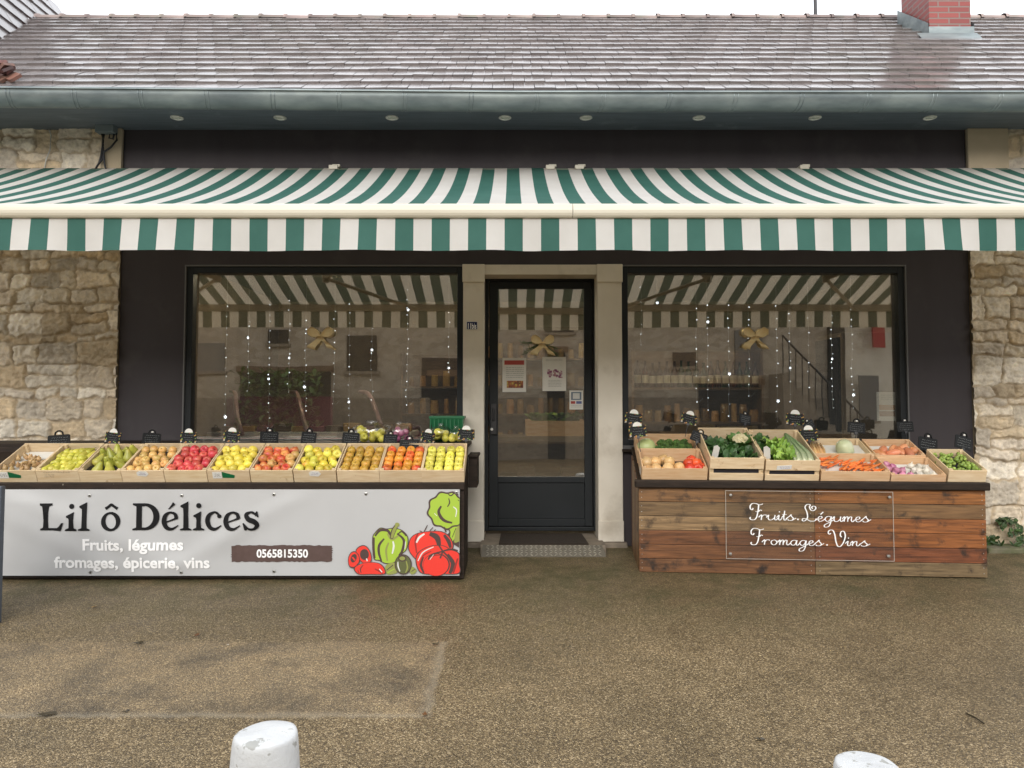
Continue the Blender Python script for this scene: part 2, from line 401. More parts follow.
# ================================================================ the shop building
SHOP=empty('shop_building',(0,0,0),0,'single storey stone shop with dark painted front and long wet tiled roof','building')
ztop=at(512,130,0).z
XL=X(118); XR=X(972)
LW=(X(182.5),X(464.5)); RW=(X(621),X(909)); WT=Z(265); WB=Z(449)
CT=Z(265)
pn=MB()
pn.box(XL,XR,0,.25,WT,ztop)
pn.box(XL,LW[0],0,.25,-.1,WT); pn.box(RW[1],XR,0,.25,-.1,WT)
pn.box(LW[0],LW[1],0,.25,-.1,WB); pn.box(RW[0],RW[1],0,.25,-.1,WB)
pn.build('painted_wall',MAT['panel'],SHOP)
# rubble walls ----------------------------------------------------
PAL=[(.80,.71,.57),(.75,.65,.51),(.84,.76,.63),(.71,.63,.52),(.70,.56,.38),(.86,.79,.67),(.62,.51,.36),(.78,.67,.52),(.64,.57,.47)]
def stone_wall(name,x0,x1,z0,z1,y,seed,step=.0095,parent=None,Mx=None):
    rnd=random.Random(seed); rows=[]; z=z0-.05
    while z<z1+.1:
        h=rnd.choice([.06,.08,.11,.14,.17,.20,.23]); xs=[x0-.3]; st=[]
        while xs[-1]<x1+.3:
            w=rnd.uniform(.09,.26)+h*rnd.uniform(.2,.9); xs.append(xs[-1]+w)
            st.append((rnd.choice(PAL),rnd.uniform(.009,.027),rnd.uniform(-.09,.09),rnd.uniform(-.10,.10),rnd.random()<.25 and h>.15,rnd.uniform(.8,1.15)))
        rows.append((z,z+h,xs,st)); z+=h
    zs=[r[0] for r in rows]
    nx=int((x1-x0)/step)+1; nz=int((z1-z0)/step)+1
    vs=[];cs=[]; mort=(.53,.435,.31)
    for j in range(nz):
        zz=z0+(z1-z0)*j/(nz-1)
        for i in range(nx):
            xx=x0+(x1-x0)*i/(nx-1)
            q=Vector((xx*1.0+seed*3,zz,0))
            wx=xx+noise.noise(q*5)*.035+noise.noise(q*17)*.02+noise.noise(q*40)*.006; wz=zz+noise.noise(q*3.3+Vector((9,0,0)))*.045+noise.noise(q*15+Vector((5,0,0)))*.022+noise.noise(q*38)*.006
            r=rows[max(0,bisect_right(zs,wz)-1)]; k=min(max(0,bisect_right(r[2],wx)-1),len(r[3])-1)
            s=r[3][k]; a,b=r[0],r[1]; cc=s[0]
            if s[4]:
                mid=(a+b)/2
                if wz>mid: a=mid; cc=PAL[(PAL.index(cc)+3)%len(PAL)]
                else: b=mid
            d=min(wx-r[2][k],r[2][k+1]-wx,wz-a,b-wz)
            cd=min(min(wx-r[2][k],r[2][k+1]-wx),.05)*min(min(wz-a,b-wz),.05)/.05   # rounds the corners
            d=min(d,cd*1.6+.004)
            m=min(1,max(0,(d-.004-.009*noise.noise(q*10))/.0085)); m=m*m*(3-2*m)
            f=noise.noise(q*9)*.009+abs(noise.noise(q*14+Vector((3,0,0))))*.020-abs(noise.noise(q*31))*.014+noise.noise(q*60)*.005
            hgt=m*(s[1]+s[2]*(wx-r[2][k])*.5+s[3]*(wz-a)+f)+(1-m)*(noise.noise(q*12)*.004)
            vs.append((xx,y-hgt,zz))
            t=.94+.16*noise.noise(q*6)
            cs.append(tuple((mort[c]*(1-m)+cc[c]*s[5]*m)*t for c in range(3)))
    me=bpy.data.meshes.new(name)
    if Mx is not None: vs=[tuple(Mx@Vector(p)) for p in vs]
    me.from_pydata(vs,[],[(j*nx+i,j*nx+i+1,(j+1)*nx+i+1,(j+1)*nx+i) for j in range(nz-1) for i in range(nx-1)])
    ca=me.color_attributes.new('col','FLOAT_COLOR','POINT')
    flat=[]
    for c in cs: flat.extend((*c,1))
    ca.data.foreach_set('color',flat); me.shade_smooth(); me.materials.append(MAT['stone'])
    o=bpy.data.objects.new(name,me); col.objects.link(o); o.parent=parent; return o
stone_wall('stone_wall',-6.3,XL-.002,-.1,ztop,-.01,3,parent=SHOP)
stone_wall('stone_wall',XR+.002,6.3,-.1,ztop,-.01,11,parent=SHOP)
b=MB(); b.box(-6.3,XL-.004,.03,.25,-.1,ztop); b.box(XR+.004,6.3,.03,.25,-.1,ztop); b.box(-6.5,-6.3,-.04,6,-.1,ztop); b.box(6.3,6.5,-.04,6,-.1,ztop)
b.box(-6.5,6.5,5.8,6,-.1,ztop)
b.build('side_wall',MAT['oldrender'],SHOP)
b=MB(); b.box(X(104,0,150),XL+.001,-.045,-.012,Z(175),ztop-.003); b.build('render_patch',MAT['oldrender'],SHOP)
b=MB(); b.box(XR-.001,X(1005,0,150),-.045,-.012,Z(175),ztop-.003); b.build('render_patch',MAT['oldrender'],SHOP)
# pillars ---------------------------------------------------------
PB=Z(541)
for xa,xb in ((X(463),X(484)),(X(597.5),X(622))):
    b=MB(); b.box(xa,xb,-.03,.38,PB,CT+.0); b.box(xa-.004,xb+.004,-.045,-.0305,PB,Z(520)); b.box(xa-.006,xb+.006,-.05,-.031,Z(283),CT)
    p=b.build('pillar',MAT['render'],SHOP,bevel=.006)
    b=MB(); b.box(xa-.03,xb+.03,-.07,.27,-.1,PB-.003); b.build('plinth',MAT['plinth'],SHOP,bevel=.01)
b=MB(); b.box(X(484),X(597.5),-.027,.38,Z(275),CT-.002); b.build('lintel',MAT['render'],SHOP)
# door ------------------------------------------------------------
def frame_mb(x0,x1,z0,z1,w,y0,y1,wb=None,wt=None):
    wb=w if wb is None else wb; wt=w if wt is None else wt
    m=MB(); m.box(x0,x0+w,y0,y1,z0,z1); m.box(x1-w,x1,y0,y1,z0,z1); m.box(x0+w,x1-w,y0,y1,z1-wt,z1); m.box(x0+w,x1-w,y0,y1,z0,z0+wb); return m
YD=.20
dx0,dx1=X(484.5,YD),X(597,YD); dz0,dz1=Z(531,YD),Z(276.5,YD)
df=frame_mb(dx0,dx1,dz0,dz1,.035,YD,YD+.07).build('door_frame',MAT['frame'],SHOP,bevel=.004)
gx0,gx1=X(498,YD),X(584.5,YD); gz0,gz1=Z(477,YD),Z(288.5,YD)
m=MB(); m.box(dx0+.04,gx0,YD+.01,YD+.06,dz0+.04,dz1-.04); m.box(gx1,dx1-.04,YD+.01,YD+.06,dz0+.04,dz1-.04)
m.box(gx0,gx1,YD+.01,YD+.06,gz1,dz1-.04); m.box(gx0,gx1,YD+.01,YD+.06,dz0+.04,dz0+.10); m.box(gx0,gx1,YD+.01,YD+.06,gz0-.05,gz0)
m.box(gx0,gx1,YD+.025,YD+.05,dz0+.10,gz0-.05)
door=m.build('door',MAT['frame'],SHOP,bevel=.003)
m=MB(); m.box(gx0-.004,gx1+.004,YD+.03,YD+.036,gz0-.004,gz1+.004); m.build('pane',MAT['glass'],door)
m=MB(); m.box(X(491,YD),X(496.5,YD),YD-.03,YD+.008,Z(434,YD),Z(404,YD)); m.tube([(X(493.5,YD),YD-.03,Z(420,YD)),(X(493.5,YD),YD-.055,Z(420,YD)),(X(493.5,YD),YD-.055,Z(408,YD))],.008,8); m.build('handle',MAT['black'],door,bevel=.003)
m=MB(); m.lathe([(.012,0),(.012,.01)],12,Matrix.Translation((X(492,YD),YD-.04,Z(429,YD)))@Matrix.Rotation(R(90),4,'X')); m.build('lock',MAT['steel'],door)
# windows ---------------------------------------------------------
YG=.075
for (a,c) in (LW,RW):
    w=frame_mb(a+.013,c-.013,WB+.03,WT-.011,.052,.012,.10,wb=.05,wt=.055).build('shop_window',MAT['frame'],SHOP,bevel=.004)
    m=frame_mb(a+.001,c-.001,WB+.001,WT-.0,.011,-.006,.10,wb=.028,wt=.0115); m.build('reveal_trim',MAT['reveal'],w)
    m=MB(); m.box(a+.06,c-.06,YG,YG+.006,WB+.07,WT-.06); m.build('pane',MAT['glass'],w)
    m=MB(); m.box(a+.002,c-.002,-.06,.028,WB-.02,WB+.0005); m.build('sill',MAT['darkwood'],w)
# interior shell --------------------------------------------------
m=MB(); m.box(-3.3,3.95,.39,4.3,-.02,.02); m.build('interior_floor',MAT['ifloor'],SHOP)
m=MB(); m.box(-3.3,3.95,.26,4.3,2.62,2.66); m.build('ceiling',MAT['iceil'],SHOP)
m=MB(); m.box(-3.35,-3.3,.26,4.3,.021,2.619); m.box(3.95,4.0,.26,4.3,.021,2.619); m.box(-3.3,3.95,4.3,4.35,.021,2.619); m.build('interior_wall',MAT['iwall'],SHOP)
# eaves -----------------------------------------------------------
ES=-.58
m=MB(); m.box(-6.9,6.9,ES,-.001,ztop+.001,ztop+.03); m.box(-6.9,6.9,ES-.02,ES,ztop-.0,ztop+.11)
sof=m.build('soffit',MAT['soffit'],SHOP)
spx=[177,280,392,505,586,699,815,930]
for k,px in enumerate(spx):
    c=hit(px,117.5,Vector((0,0,ztop)),Vector((0,0,1)))
    m=MB(); m.lathe([(.052,0),(.052,-.006),(.040,-.008),(.036,-.002)],20,Matrix.Translation((c.x,c.y,ztop)))
    s=m.build('spotlight',MAT['spot'],SHOP,smooth=False)
    m=MB(); m.lathe([(.034,-.003),(.02,-.009),(.0,-.0101)],16,Matrix.Translation((c.x,c.y,ztop))); m.build('spot_lens',MAT['lens'],s)
# gutter
def gutter():
    m=MB(); n=14; xs=[-6.9+i*.46 for i in range(31)]; r=.1
    vs=[]
    def gzc(x): return 3.518+(.035*(max(0,-x)/4.0))
    for x in xs:
        for k in range(n+1):
            a=math.pi*k/n; vs.append((x,-.70-r*math.cos(a),gzc(x)-r*math.sin(a)*1.02))
        vs.append((x,-.70-r-.012,gzc(x)+.012)) ; vs.append((x,-.70-r-.014,gzc(x)-.004))
    q=n+3; fs=[]
    for i in range(len(xs)-1):
        for k in range(n): fs.append((i*q+k,(i+1)*q+k,(i+1)*q+k+1,i*q+k+1))
        fs.append((i*q,i*q+n+1,(i+1)*q+n+1,(i+1)*q)); fs.append((i*q+n+1,i*q+n+2,(i+1)*q+n+2,(i+1)*q+n+1))
    m.add(vs,fs); g=m.build('gutter',MAT['zinc'],SHOP,smooth=True)
    sd=g.modifiers.new('t','SOLIDIFY'); sd.thickness=.003
    for i in range(28):
        x=-6.8+i*.497; mm=MB(); 
        for dxx in (0,.028):
            pts=[(x+dxx+.02*math.cos(math.pi*k/10),-.70-(r+.004)*math.cos(math.pi*k/10),gzc(x)-(r+.004)*1.02*math.sin(math.pi*k/10)) for k in range(11)]
            mm.tube(pts,.0042,5)
        mm.build('bracket',MAT['zinc'],g,smooth=True)
gutter()
# roof ------------------------------------------------------------
AP=R(35); ER=Vector((0,-.66,3.585)); RN=Vector((0,-math.sin(AP),math.cos(AP)))
ridgeP=hit(512,18,ER,RN); SL=(ridgeP.y-ER.y)/math.cos(AP)
wA=hit(29,21,ER,RN); wB=hit(-2,42,ER,RN)
def tile_roof(name,O,U,V,N,u0,u1,v0,v1,tw,gauge,mat,parent,clip=None,seed=1):
    rnd=random.Random(seed); m=MB(); nv=int((v1-v0)/gauge)+1
    for j in range(nv):
        va=v0+j*gauge; off=(tw/2 if j%2 else 0)+rnd.uniform(-.01,.01)
        nu=int((u1-u0)/tw)+1
        for i in range(-1,nu):
            ua=u0+i*tw+off; c=O+U*(ua+tw/2)+V*(va+gauge/2)
            if clip and not clip(c): continue
            lift=.027+rnd.uniform(-.003,.003); tl=rnd.uniform(-.002,.002); g=.0022
            P=lambda u,v,n: O+U*u+V*v+N*n
            L=min(gauge*1.28, max(v1-va,gauge*.3)+.03)
            a=[P(ua+g,va+rnd.uniform(-.003,.003),lift+tl),P(ua+tw-g,va,lift-tl),P(ua+tw-g,va+L,.004),P(ua+g,va+L,.004),
               P(ua+g,va,lift+tl-.026),P(ua+tw-g,va,lift-tl-.026)]
            m.add(a,[(0,1,2,3),(4,5,1,0),(4,0,3),(5,2,1)])
    return m.build(name,mat,parent)
def valley(c):   # keep main roof tiles right of the wing
    n=(wA-wB); return not (c.x < wB.x+ (c.y-wB.y)/(wA.y-wB.y)*(wA.x-wB.x) and c.y>wB.y-.5 )
roof=tile_roof('roof',ER,Vector((1,0,0)),Vector((0,math.cos(AP),math.sin(AP))),RN,-7,7,0,SL,.163,SL/16.0,MAT['tile'],SHOP,valley,5)
m=MB(); e=Vector((0,math.cos(AP),math.sin(AP)))
q=[Vector((-7,ER.y,ER.z))-RN*.01,Vector((7,ER.y,ER.z))-RN*.01]; t=[q[1]+e*SL,q[0]+e*SL]
bk=[Vector((7,ridgeP.y+3.3,ztop+.1)),Vector((-7,ridgeP.y+3.3,ztop+.1))]
m.add([q[0],q[1],t[0],t[1],bk[0],bk[1]],[(0,1,2,3),(3,2,4,5)]); m.build('roof_deck',MAT['oldtile'],SHOP)
m=MB(); rz=ridgeP.z-.035
x=wA.x-.02
rt=MB(); k=0
while x<7:
    n=8; L=.295; r0,r1=.062,.072
    vs=[];
    for (xx,rr) in ((x,r0+.012),(x+.035,r0+.012),(x+.036,r0),(x+L,r0-.003)):
        for i in range(n+1):
            a=math.pi*i/n; vs.append((xx,ridgeP.y+rr*math.cos(a)*1.2,rz+.005+rr*math.sin(a)+.004*math.sin(k*2.3)))
    fs=[(j*(n+1)+i,j*(n+1)+i+1,(j+1)*(n+1)+i+1,(j+1)*(n+1)+i) for j in range(3) for i in range(n)]
    rt.add(vs,fs); x+=L; k+=1
rt.build('ridge_tiles',MAT['ridge'],SHOP,smooth=True)
# chimney
cb=hit(941,37,ER,RN); cw=X(970,cb.y)-X(929,cb.y)
cx0=X(929.5,cb.y,30); cx1=X(971,cb.y,30)
m=MB(); m.box(cx0,cx1,cb.y,cb.y+.55,cb.z+.10,cb.z+1.3); ch=m.build('chimney',MAT['brick'],SHOP)
m=MB(); m.box(cx0-.02,cx1+.02,cb.y-.025,cb.y+.57,cb.z-.08,cb.z+.10); m.box(cx0-.02,cx1+.02,cb.y-.025,cb.y+.6,cb.z-.06,cb.z+.3) if 0 else None
# stepped flashing following the roof slope
m.add([Vector((cx0-.16,cb.y-.14,cb.z-.14))+RN*.04,Vector((cx1+.03,cb.y-.14,cb.z-.14))+RN*.04,Vector((cx1+.03,cb.y-.02,cb.z-.02))+RN*.05,Vector((cx0-.16,cb.y-.02,cb.z-.02))+RN*.05],[(0,1,2,3)])
m.prism([(0,0)],0,0) if 0 else None
for xx in (cx0-.022,cx1+.022):
    m.add([(xx,cb.y-.02,cb.z+.14),(xx,cb.y-.02,cb.z-.05),(xx,cb.y+.6,cb.z+.36),(xx,cb.y+.6,cb.z+.6)],[(0,1,2,3)])
m.build('flashing',MAT['zinc'],ch)
m=MB(); m.box(cx0-.04,cx1+.04,cb.y-.04,cb.y+.6,cb.z+1.3,cb.z+1.38); m.build('chimney_cap',MAT['plinth'],ch)
# rust and moss run-off under the chimney is part of the tile colour; junction box and cables
m=MB(); jb=at(108,131,-.05); m.box(jb.x-.07,jb.x+.085,-.13,-.05,jb.z-.035,jb.z+.03)
JB=m.build('junction_box',MAT['boxzinc'],SHOP,bevel=.006)
m=MB()
for pts in ([(102,134),(103,145),(101,156),(99,163),(95,170)],[(104,134),(103,148),(104,158),(105,166),(108,175)],[(116,133),(117,140),(111,147),(104,152),(102,160),(97,166)],[(110,133),(109,138),(113,139),(114,134)]):
    m.tube([at(a,b_,-.075) for a,b_ in pts],.008,6)
m.build('black_cable',MAT['cable'],JB,smooth=True)
m=MB(); m.tube([at(a,b_,-.05) for a,b_ in ((49,129),(51,135),(50,150),(46,160),(44,172))],.005,5); m.build('thin_cable',MAT['wire'],SHOP,smooth=True)

# wing with its own roof on the left ------------------------------
WING=empty('neighbouring_house',(wB.x-3,2,0),0,'neighbouring house wing whose steeper tiled roof rises at top left','building')
WD=(wA-wB); WN=Vector((0,1,0)).cross(WD).normalized()
if WN.z<0: WN=-WN
WU=Vector((0,1,0)); WV=WN.cross(WU).normalized()
if WV.z<0: WV=-WV
v1=hit(64,17,wA,WN); v2=hit(48,-4,wA,WN)
def wclip(c):
    # only above the main roof and in front of the far verge
    if (c-ER).dot(RN)<-.05 and c.y<ridgeP.y: return False
    return c.y<=v1.y+(c.z-v1.z)/(v2.z-v1.z)*(v2.y-v1.y)
loU=wB.y-1.5-wA.y; hiU=max(v1.y,v2.y)-wA.y+.3
loV=-2.2; hiV=3.2
tile_roof('roof',wA.copy(),WU,WV,WN,loU,hiU,loV,hiV,.17,.225,MAT['tile'],WING,wclip,9)
m=MB(); m.box(wB.x-6,wB.x-.9,wB.y+.4,hiU+wA.y-.5,-.1,wB.z-.3); m.build('wall',MAT['oldrender'],WING)
m=MB(); rl=random.Random(4)
for k in range(14):
    c=at(rl.uniform(-6,13),rl.uniform(66,79),-.45); 
    m.box(-.07,.07,-.05,.05,-.012,.012,Matrix.Translation(c)@Euler((rl.uniform(.2,1),rl.uniform(-.6,.6),rl.uniform(-.8,.8))).to_matrix().to_4x4())
m.build('broken_tiles',MAT['oldtile'],WING)
# antenna mast
ma=hit(818,14,ER,RN)
m=MB(); m.tube([(ma.x,ridgeP.y+.35,ma.z-.5),(ma.x,ridgeP.y+.35,ma.z+1.4)],.022,8)
o=m.build('antenna_mast',MAT['cable'],None); tag(o,'thin dark metal mast standing behind the roof ridge','mast')

# ================================================================ awning
AW=empty('awning',(0,0,2.2),0,'green and white striped canvas awning across the whole shop front','awning')
YB=-2.1; ZW=Z(168.5,-.04); ZBt=at(512,207.5,YB).z; ZBb=at(512,220,YB).z; ZV=at(512,252,YB).z
AX=5.15
def canvas():
    m=MB(); nt=16; xs=[-AX+i*.10325*.5 for i in range(int(2*AX/(.10325*.5))+2)]
    n=len(xs); vs=[]
    for j in range(nt+1):
        t=j/nt; y=-.05+(YB+.05)*t; z=ZW+(ZBt-.01-ZW)*t-4*.072*t*(1-t)
        for x in xs: vs.append((x,y,z+.010*math.sin(x*1.9+2)*4*t*(1-t)+.003*noise.noise(Vector((x*3,t*4,0)))))
    fs=[(j*n+i,(j+1)*n+i,(j+1)*n+i+1,j*n+i+1) for j in range(nt) for i in range(n-1)]
    m.add(vs,fs); o=m.build('canopy',MAT['canvas'],AW,smooth=True); o.parent=None; o.data.transform(Matrix.Translation((0,0,2.2))); o.data.transform(Matrix.Translation((0,0,-2.2))); o.parent=AW
    m=MB(); nv=8; vs=[]
    for j in range(nv+1):
        t=j/nv
        for x in xs:
            rip=.013*t*math.sin(x*7.6+1.5*math.sin(x*2.1))+.012*t*noise.noise(Vector((x*5,t*.6,3)))
            vs.append((x+.006*t*math.sin(x*9),YB-.035+rip-.01*t,ZBb+.006+(ZV+.004*noise.noise(Vector((x*4,0,7)))-ZBb-.006)*t))
    fs=[(j*n+i,(j+1)*n+i,(j+1)*n+i+1,j*n+i+1) for j in range(nv) for i in range(n-1)]
    m.add(vs,fs); m.build('valance',MAT['canvas'],AW,smooth=True)
canvas()
m=MB()
prof=[(YB+.03,ZBb+.005),(YB-.040,ZBb)]+[(YB-.040-.026*math.sin(math.pi*k/8),ZBb+(ZBt+.012-ZBb)*(1-math.cos(math.pi*k/8))/2) for k in range(1,8)]+[(YB-.038,ZBt+.012),(YB+.03,ZBt+.006)]
for (a,c) in ((-AX,X(572,YB,214)-.0015),(X(572,YB,214)+.0015,AX)):
    n=len(prof); vs=[(a,y,z) for y,z in prof]+[(c,y,z) for y,z in prof]
    m.add(vs,[tuple(range(n-1,-1,-1)),tuple(range(n,2*n))]+[(i,(i+1)%n,(i+1)%n+n,i+n) for i in range(n)])
m.build('front_bar',MAT['bar'],AW)
m=MB(); m.tube([(-AX,-.06,ZW-.05),(AX,-.06,ZW-.05)],.04,12); m.build('roller',MAT['arm'],AW,smooth=True)
for (xa,xe,xb) in ((-4.3,-3.0,-3.9),(-.9,-1.9,-1.1),(1.0,2.0,1.2),(4.3,3.2,3.9)):
    m=MB(); 
    m.tube([(xa,-.10,ZW-.30),(xe,-1.15,ZW-.72)],.024,8); m.tube([(xe,-1.15,ZW-.72),(xb,YB+.04,ZBb+.02)],.020,8)
    m.lathe([(.035,-.04),(.035,.04)],10,Matrix.Translation((xe,-1.15,ZW-.72)))
    m.build('folding_arm',MAT['arm'],AW,smooth=False)
for px in (335,551,580,804):
    c=at(px,168,-.06); m=MB(); m.box(c.x-.045,c.x+.03,-.10,-.005,c.z-.02,c.z+.016); m.box(c.x-.02,c.x+.045,-.08,-.02,c.z+.005,c.z+.028); m.build('wall_bracket',MAT['bar'],AW,bevel=.004)

# ================================================================ step, mat
zs=.062; m=MB(); m.box(X(484)+.004,X(597.5)-.004,-.075,.26,-.1,zs); m.box(X(482),X(601),-.30,-.076,-.1,zs); o=m.build('door_step',MAT['plinth'],SHOP,bevel=.006)
fr=hit(545,557,Vector((0,0,0)),Vector((0,-.04,1)).normalized())
m=MB(); m.col=(.17,.155,.125); xl0,xr0=X(483,-.3),X(601,-.3); xl1,xr1=at(481,557,fr.y).x,at(606.5,557,fr.y).x
za=zs+.002; zb=gz(fr.y)+.004; ya=-.303
m.add([(xl0,ya,za),(xr0,ya,za),(xr1,fr.y,zb),(xl1,fr.y,zb),(xl0,ya,za-.05),(xr0,ya,za-.05),(xr1,fr.y,zb-.03),(xl1,fr.y,zb-.03)],[(3,2,1,0),(0,1,5,4),(1,2,6,5),(2,3,7,6),(3,0,4,7)])
tv=Vector((0,fr.y-ya,zb-za)); nrm=Vector((0,za-zb,ya-fr.y)); nrm=Vector((0,-(za-zb),(ya-fr.y))).normalized()
ln=tv.length
for j in range(5):
    for i in range(24):
        u=xl1+.05+i*(xr1-xl1-.1)/23; w=(j+.5)/5
        p=Vector((u+(xl0-xl1)*(1-w)*0.0,ya,za))+tv*w+nrm*.002
        p.x=min(max(p.x,xl0+.03+(xl1-xl0)*w),xr0-.03+(xr1-xr0)*w)
        s=1 if (i+j)%2 else -1
        d1=(Vector((1,0,0))*.85+tv.normalized()*s*.5).normalized()*.017; d2=nrm.cross(d1).normalized()*.006
        m.add([p-d1,p-d2+nrm*.004,p+d1,p+d2+nrm*.004,p+nrm*.009],[(0,1,4),(1,2,4),(2,3,4),(3,0,4)],color=(.40,.37,.31))
o=m.build('tread_plate_ramp',MAT['diamond'],None); tag(o,'diamond tread metal ramp plate in front of the shop door','ramp')
c1=at(499,534,.0); m=MB(); 
m.add([(X(501,.18),.18,zs+.012),(X(581,.18),.18,zs+.012),(X(588,-.29),-.29,zs+.012),(X(499,-.29),-.29,zs+.012),(X(501,.18),.18,zs+.002),(X(581,.18),.18,zs+.002),(X(588,-.29),-.29,zs+.002),(X(499,-.29),-.29,zs+.002)],[(3,2,1,0),(0,1,5,4),(1,2,6,5),(2,3,7,6),(3,0,4,7),(4,5,6,7)])
o=m.build('doormat',MAT['mat'],None); tag(o,'dark brown doormat on the step before the door','doormat')
# house number plate
NP=empty('house_number_plate',at(472,325,-.031),0,'small blue enamel house number plate on the left pillar','number plate')
c=at(472,325.5,-.034); w,h=.049,.036
m=MB(); m.box(c.x-w,c.x+w,-.0345,-.0305,c.z-h,c.z+h); m.build('plate',M_('enamel_white',(.6,.6,.58),rough=.3),NP)
m=MB(); m.box(c.x-w+.006,c.x+w-.006,-.0365,-.0348,c.z-h+.006,c.z+h-.006); m.build('plate_field',M_('enamel_blue',(.01,.02,.09),rough=.25),NP)

# ================================================================ text helpers
def text_mesh(body,px0,px1,base,cap,plane,name,mat,parent,bold=.0,off=.002,vadj=None):
    cu=bpy.data.curves.new('t','FONT'); cu.body=body; cu.size=1; cu.offset=bold; cu.resolution_u=4
    ob=bpy.data.objects.new('t',cu); col.objects.link(ob)
    dg=bpy.context.evaluated_depsgraph_get(); me=bpy.data.meshes.new_from_object(ob.evaluated_get(dg)); 
    vs=[v.co.copy() for v in me.vertices]; fs=[tuple(p.vertices) for p in me.polygons]
    bpy.data.objects.remove(ob); bpy.data.meshes.remove(me)
    x0=min(v.x for v in vs); x1=max(v.x for v in vs)
    m=MB(); out=[]
    P0,N=plane
    for v in vs:
        px=px0+(v.x-x0)*(px1-px0)/(x1-x0)
        bb=base[0]+(base[1]-base[0])*(px-px0)/(px1-px0) if isinstance(base,tuple) else base
        py=bb-v.y*cap/.73
        q=hit(px,py,P0,N)+N*off
        if vadj: q=vadj(q)
        out.append(q)
    m.add(out,fs); return m.build(name,mat,parent)
def spl(pts,n=6,closed=False):
    P=[Vector(p) for p in pts]; out=[]; L=len(P)
    rng=range(L) if closed else range(L-1)
    for i in rng:
        g=lambda k: P[k%L] if closed else P[min(max(k,0),L-1)]
        a,b_,c,d=g(i-1),g(i),g(i+1),g(i+2)
        for k in range(n):
            t=k/n; out.append(.5*((2*b_)+(c-a)*t+(2*a-5*b_+4*c-d)*t*t+(3*b_-a-3*c+d)*t**3))
    if not closed: out.append(P[-1])
    return out
text_mesh('11bis',X(467.5,0,325)*0+468,476.3,328.6,5.6,(Vector((0,-.0368,0)),Vector((0,-1,0))),'number_text',MAT['inkwhite'],NP,bold=.02,off=.0006)
# ================================================================ left display stand
FL=-1.04
LST=empty('display_stand',(X(232,FL),FL,gz(FL)),0,'long low dark wooden fruit stand behind the white banner, left of the door','display stand')
gzl=gz(FL)
zr=at(232,482.5,FL).z; zrb=at(232,490,FL).z
lx0=-4.4; lx1=X(464.5,FL)
m=MB(); m.box(lx0,lx1,FL,FL+.03,gzl+.012,zrb); m.build('front_panel',MAT['darkwood'],LST,bevel=.003)
m=MB(); m.box(lx0,lx1+.004,FL-.02,FL+.04,zrb+.001,zr); m.build('top_rail',MAT['darkwood'],LST,bevel=.006)
TL=R(25.5); 
m=MB(); e=Vector((0,math.cos(TL),math.sin(TL)))
sz=zr-.004; Lt=.44
m.add([(lx0,FL+.04,sz-.02),(lx1,FL+.04,sz-.02),(lx1,FL+.04+e.y*Lt,sz-.02+e.z*Lt),(lx0,FL+.04+e.y*Lt,sz-.02+e.z*Lt),(lx0,FL+.04,sz),(lx1,FL+.04,sz),(lx1,FL+.04+e.y*Lt,sz+e.z*Lt),(lx0,FL+.04+e.y*Lt,sz+e.z*Lt)],[(0,3,2,1),(4,5,6,7),(0,1,5,4),(1,2,6,5),(2,3,7,6),(3,0,4,7)])
m.build('sloping_tray',MAT['darkwood'],LST)
m=MB(); yb=FL+.04+e.y*Lt; zb2=sz+e.z*Lt
m.box(lx0,lx1,yb+.001,yb+.025,.0,zb2+.035); m.build('back_board',MAT['darkwood'],LST,bevel=.004)
m=MB(); m.box(lx0,lx1,yb+.027,-.065,zb2+.03,zb2+.06); m.build('back_shelf',MAT['darkwood'],LST,bevel=.004)
m=MB(); m.prism([(0,0)],0,0) if 0 else None
pts=[(FL+.031,gzl+.012),(yb+.6*0,.0),(yb,zb2-.022),(FL+.04,sz-.022),(FL+.031,zrb)]
for xs_ in ((lx1-.025,lx1),(lx0,lx0+.025)):
    a,c=xs_; n=len(pts)
    m.add([(a,y,z) for y,z in pts]+[(c,y,z) for y,z in pts],[tuple(range(n)),tuple(range(2*n-1,n-1,-1))]+[(i,i+n,(i+1)%n+n,(i+1)%n) for i in range(n)])
m.build('side_panel',MAT['darkwood'],LST)
q0=at(466,457,-.55); q1=at(477.5,487,-.55)
m=MB(); m.box(lx1+.002,q1.x,-.60,-.30,q1.z,q0.z); m.box(lx1+.002,q1.x+.01,-.62,-.28,q0.z,q0.z+.02); m.build('side_bracket',MAT['darkwood'],LST,bevel=.004)

# banner ----------------------------------------------------------
BN=empty('banner',(X(232,FL),FL-.02,gzl+.05),0,'white banner reading Lil ô Délices with drawn vegetables, on the left stand','banner')
bx0,bx1=X(1.5,FL-.03),X(460,FL-.03); bz0,bz1=at(232,575.6,FL-.03).z,at(232,489.3,FL-.03).z
def rip(x,z):
    u=(x-bx0)/(bx1-bx0); w=(z-bz0)/(bz1-bz0)
    edge=min(1,min(w,1-w)*5+.25)
    a=.017*math.exp(-((w-(1-2.3*u))/.16)**2)*(1-u)+.010*math.exp(-((w-(.75-2.6*u))/.14)**2)
    b_=.012*math.exp(-((w-(-1.1+3.1*u))/.13)**2)*(u<.75)*1.0
    c=.005*math.sin(x*9+z*5)*(1-u)+.002*math.sin(x*17-z*9)
    return -(a+b_+c)*edge*max(0,min(1,(.73-u)/.15))
YBN=FL-.034
def bvs(q): return Vector((q.x,q.y+rip(q.x,q.z),q.z))
m=MB(); nx,nz=120,26
vs=[(bx0+(bx1-bx0)*i/nx,YBN+rip(bx0+(bx1-bx0)*i/nx,bz0+(bz1-bz0)*j/nz),bz0+(bz1-bz0)*j/nz) for j in range(nz+1) for i in range(nx+1)]
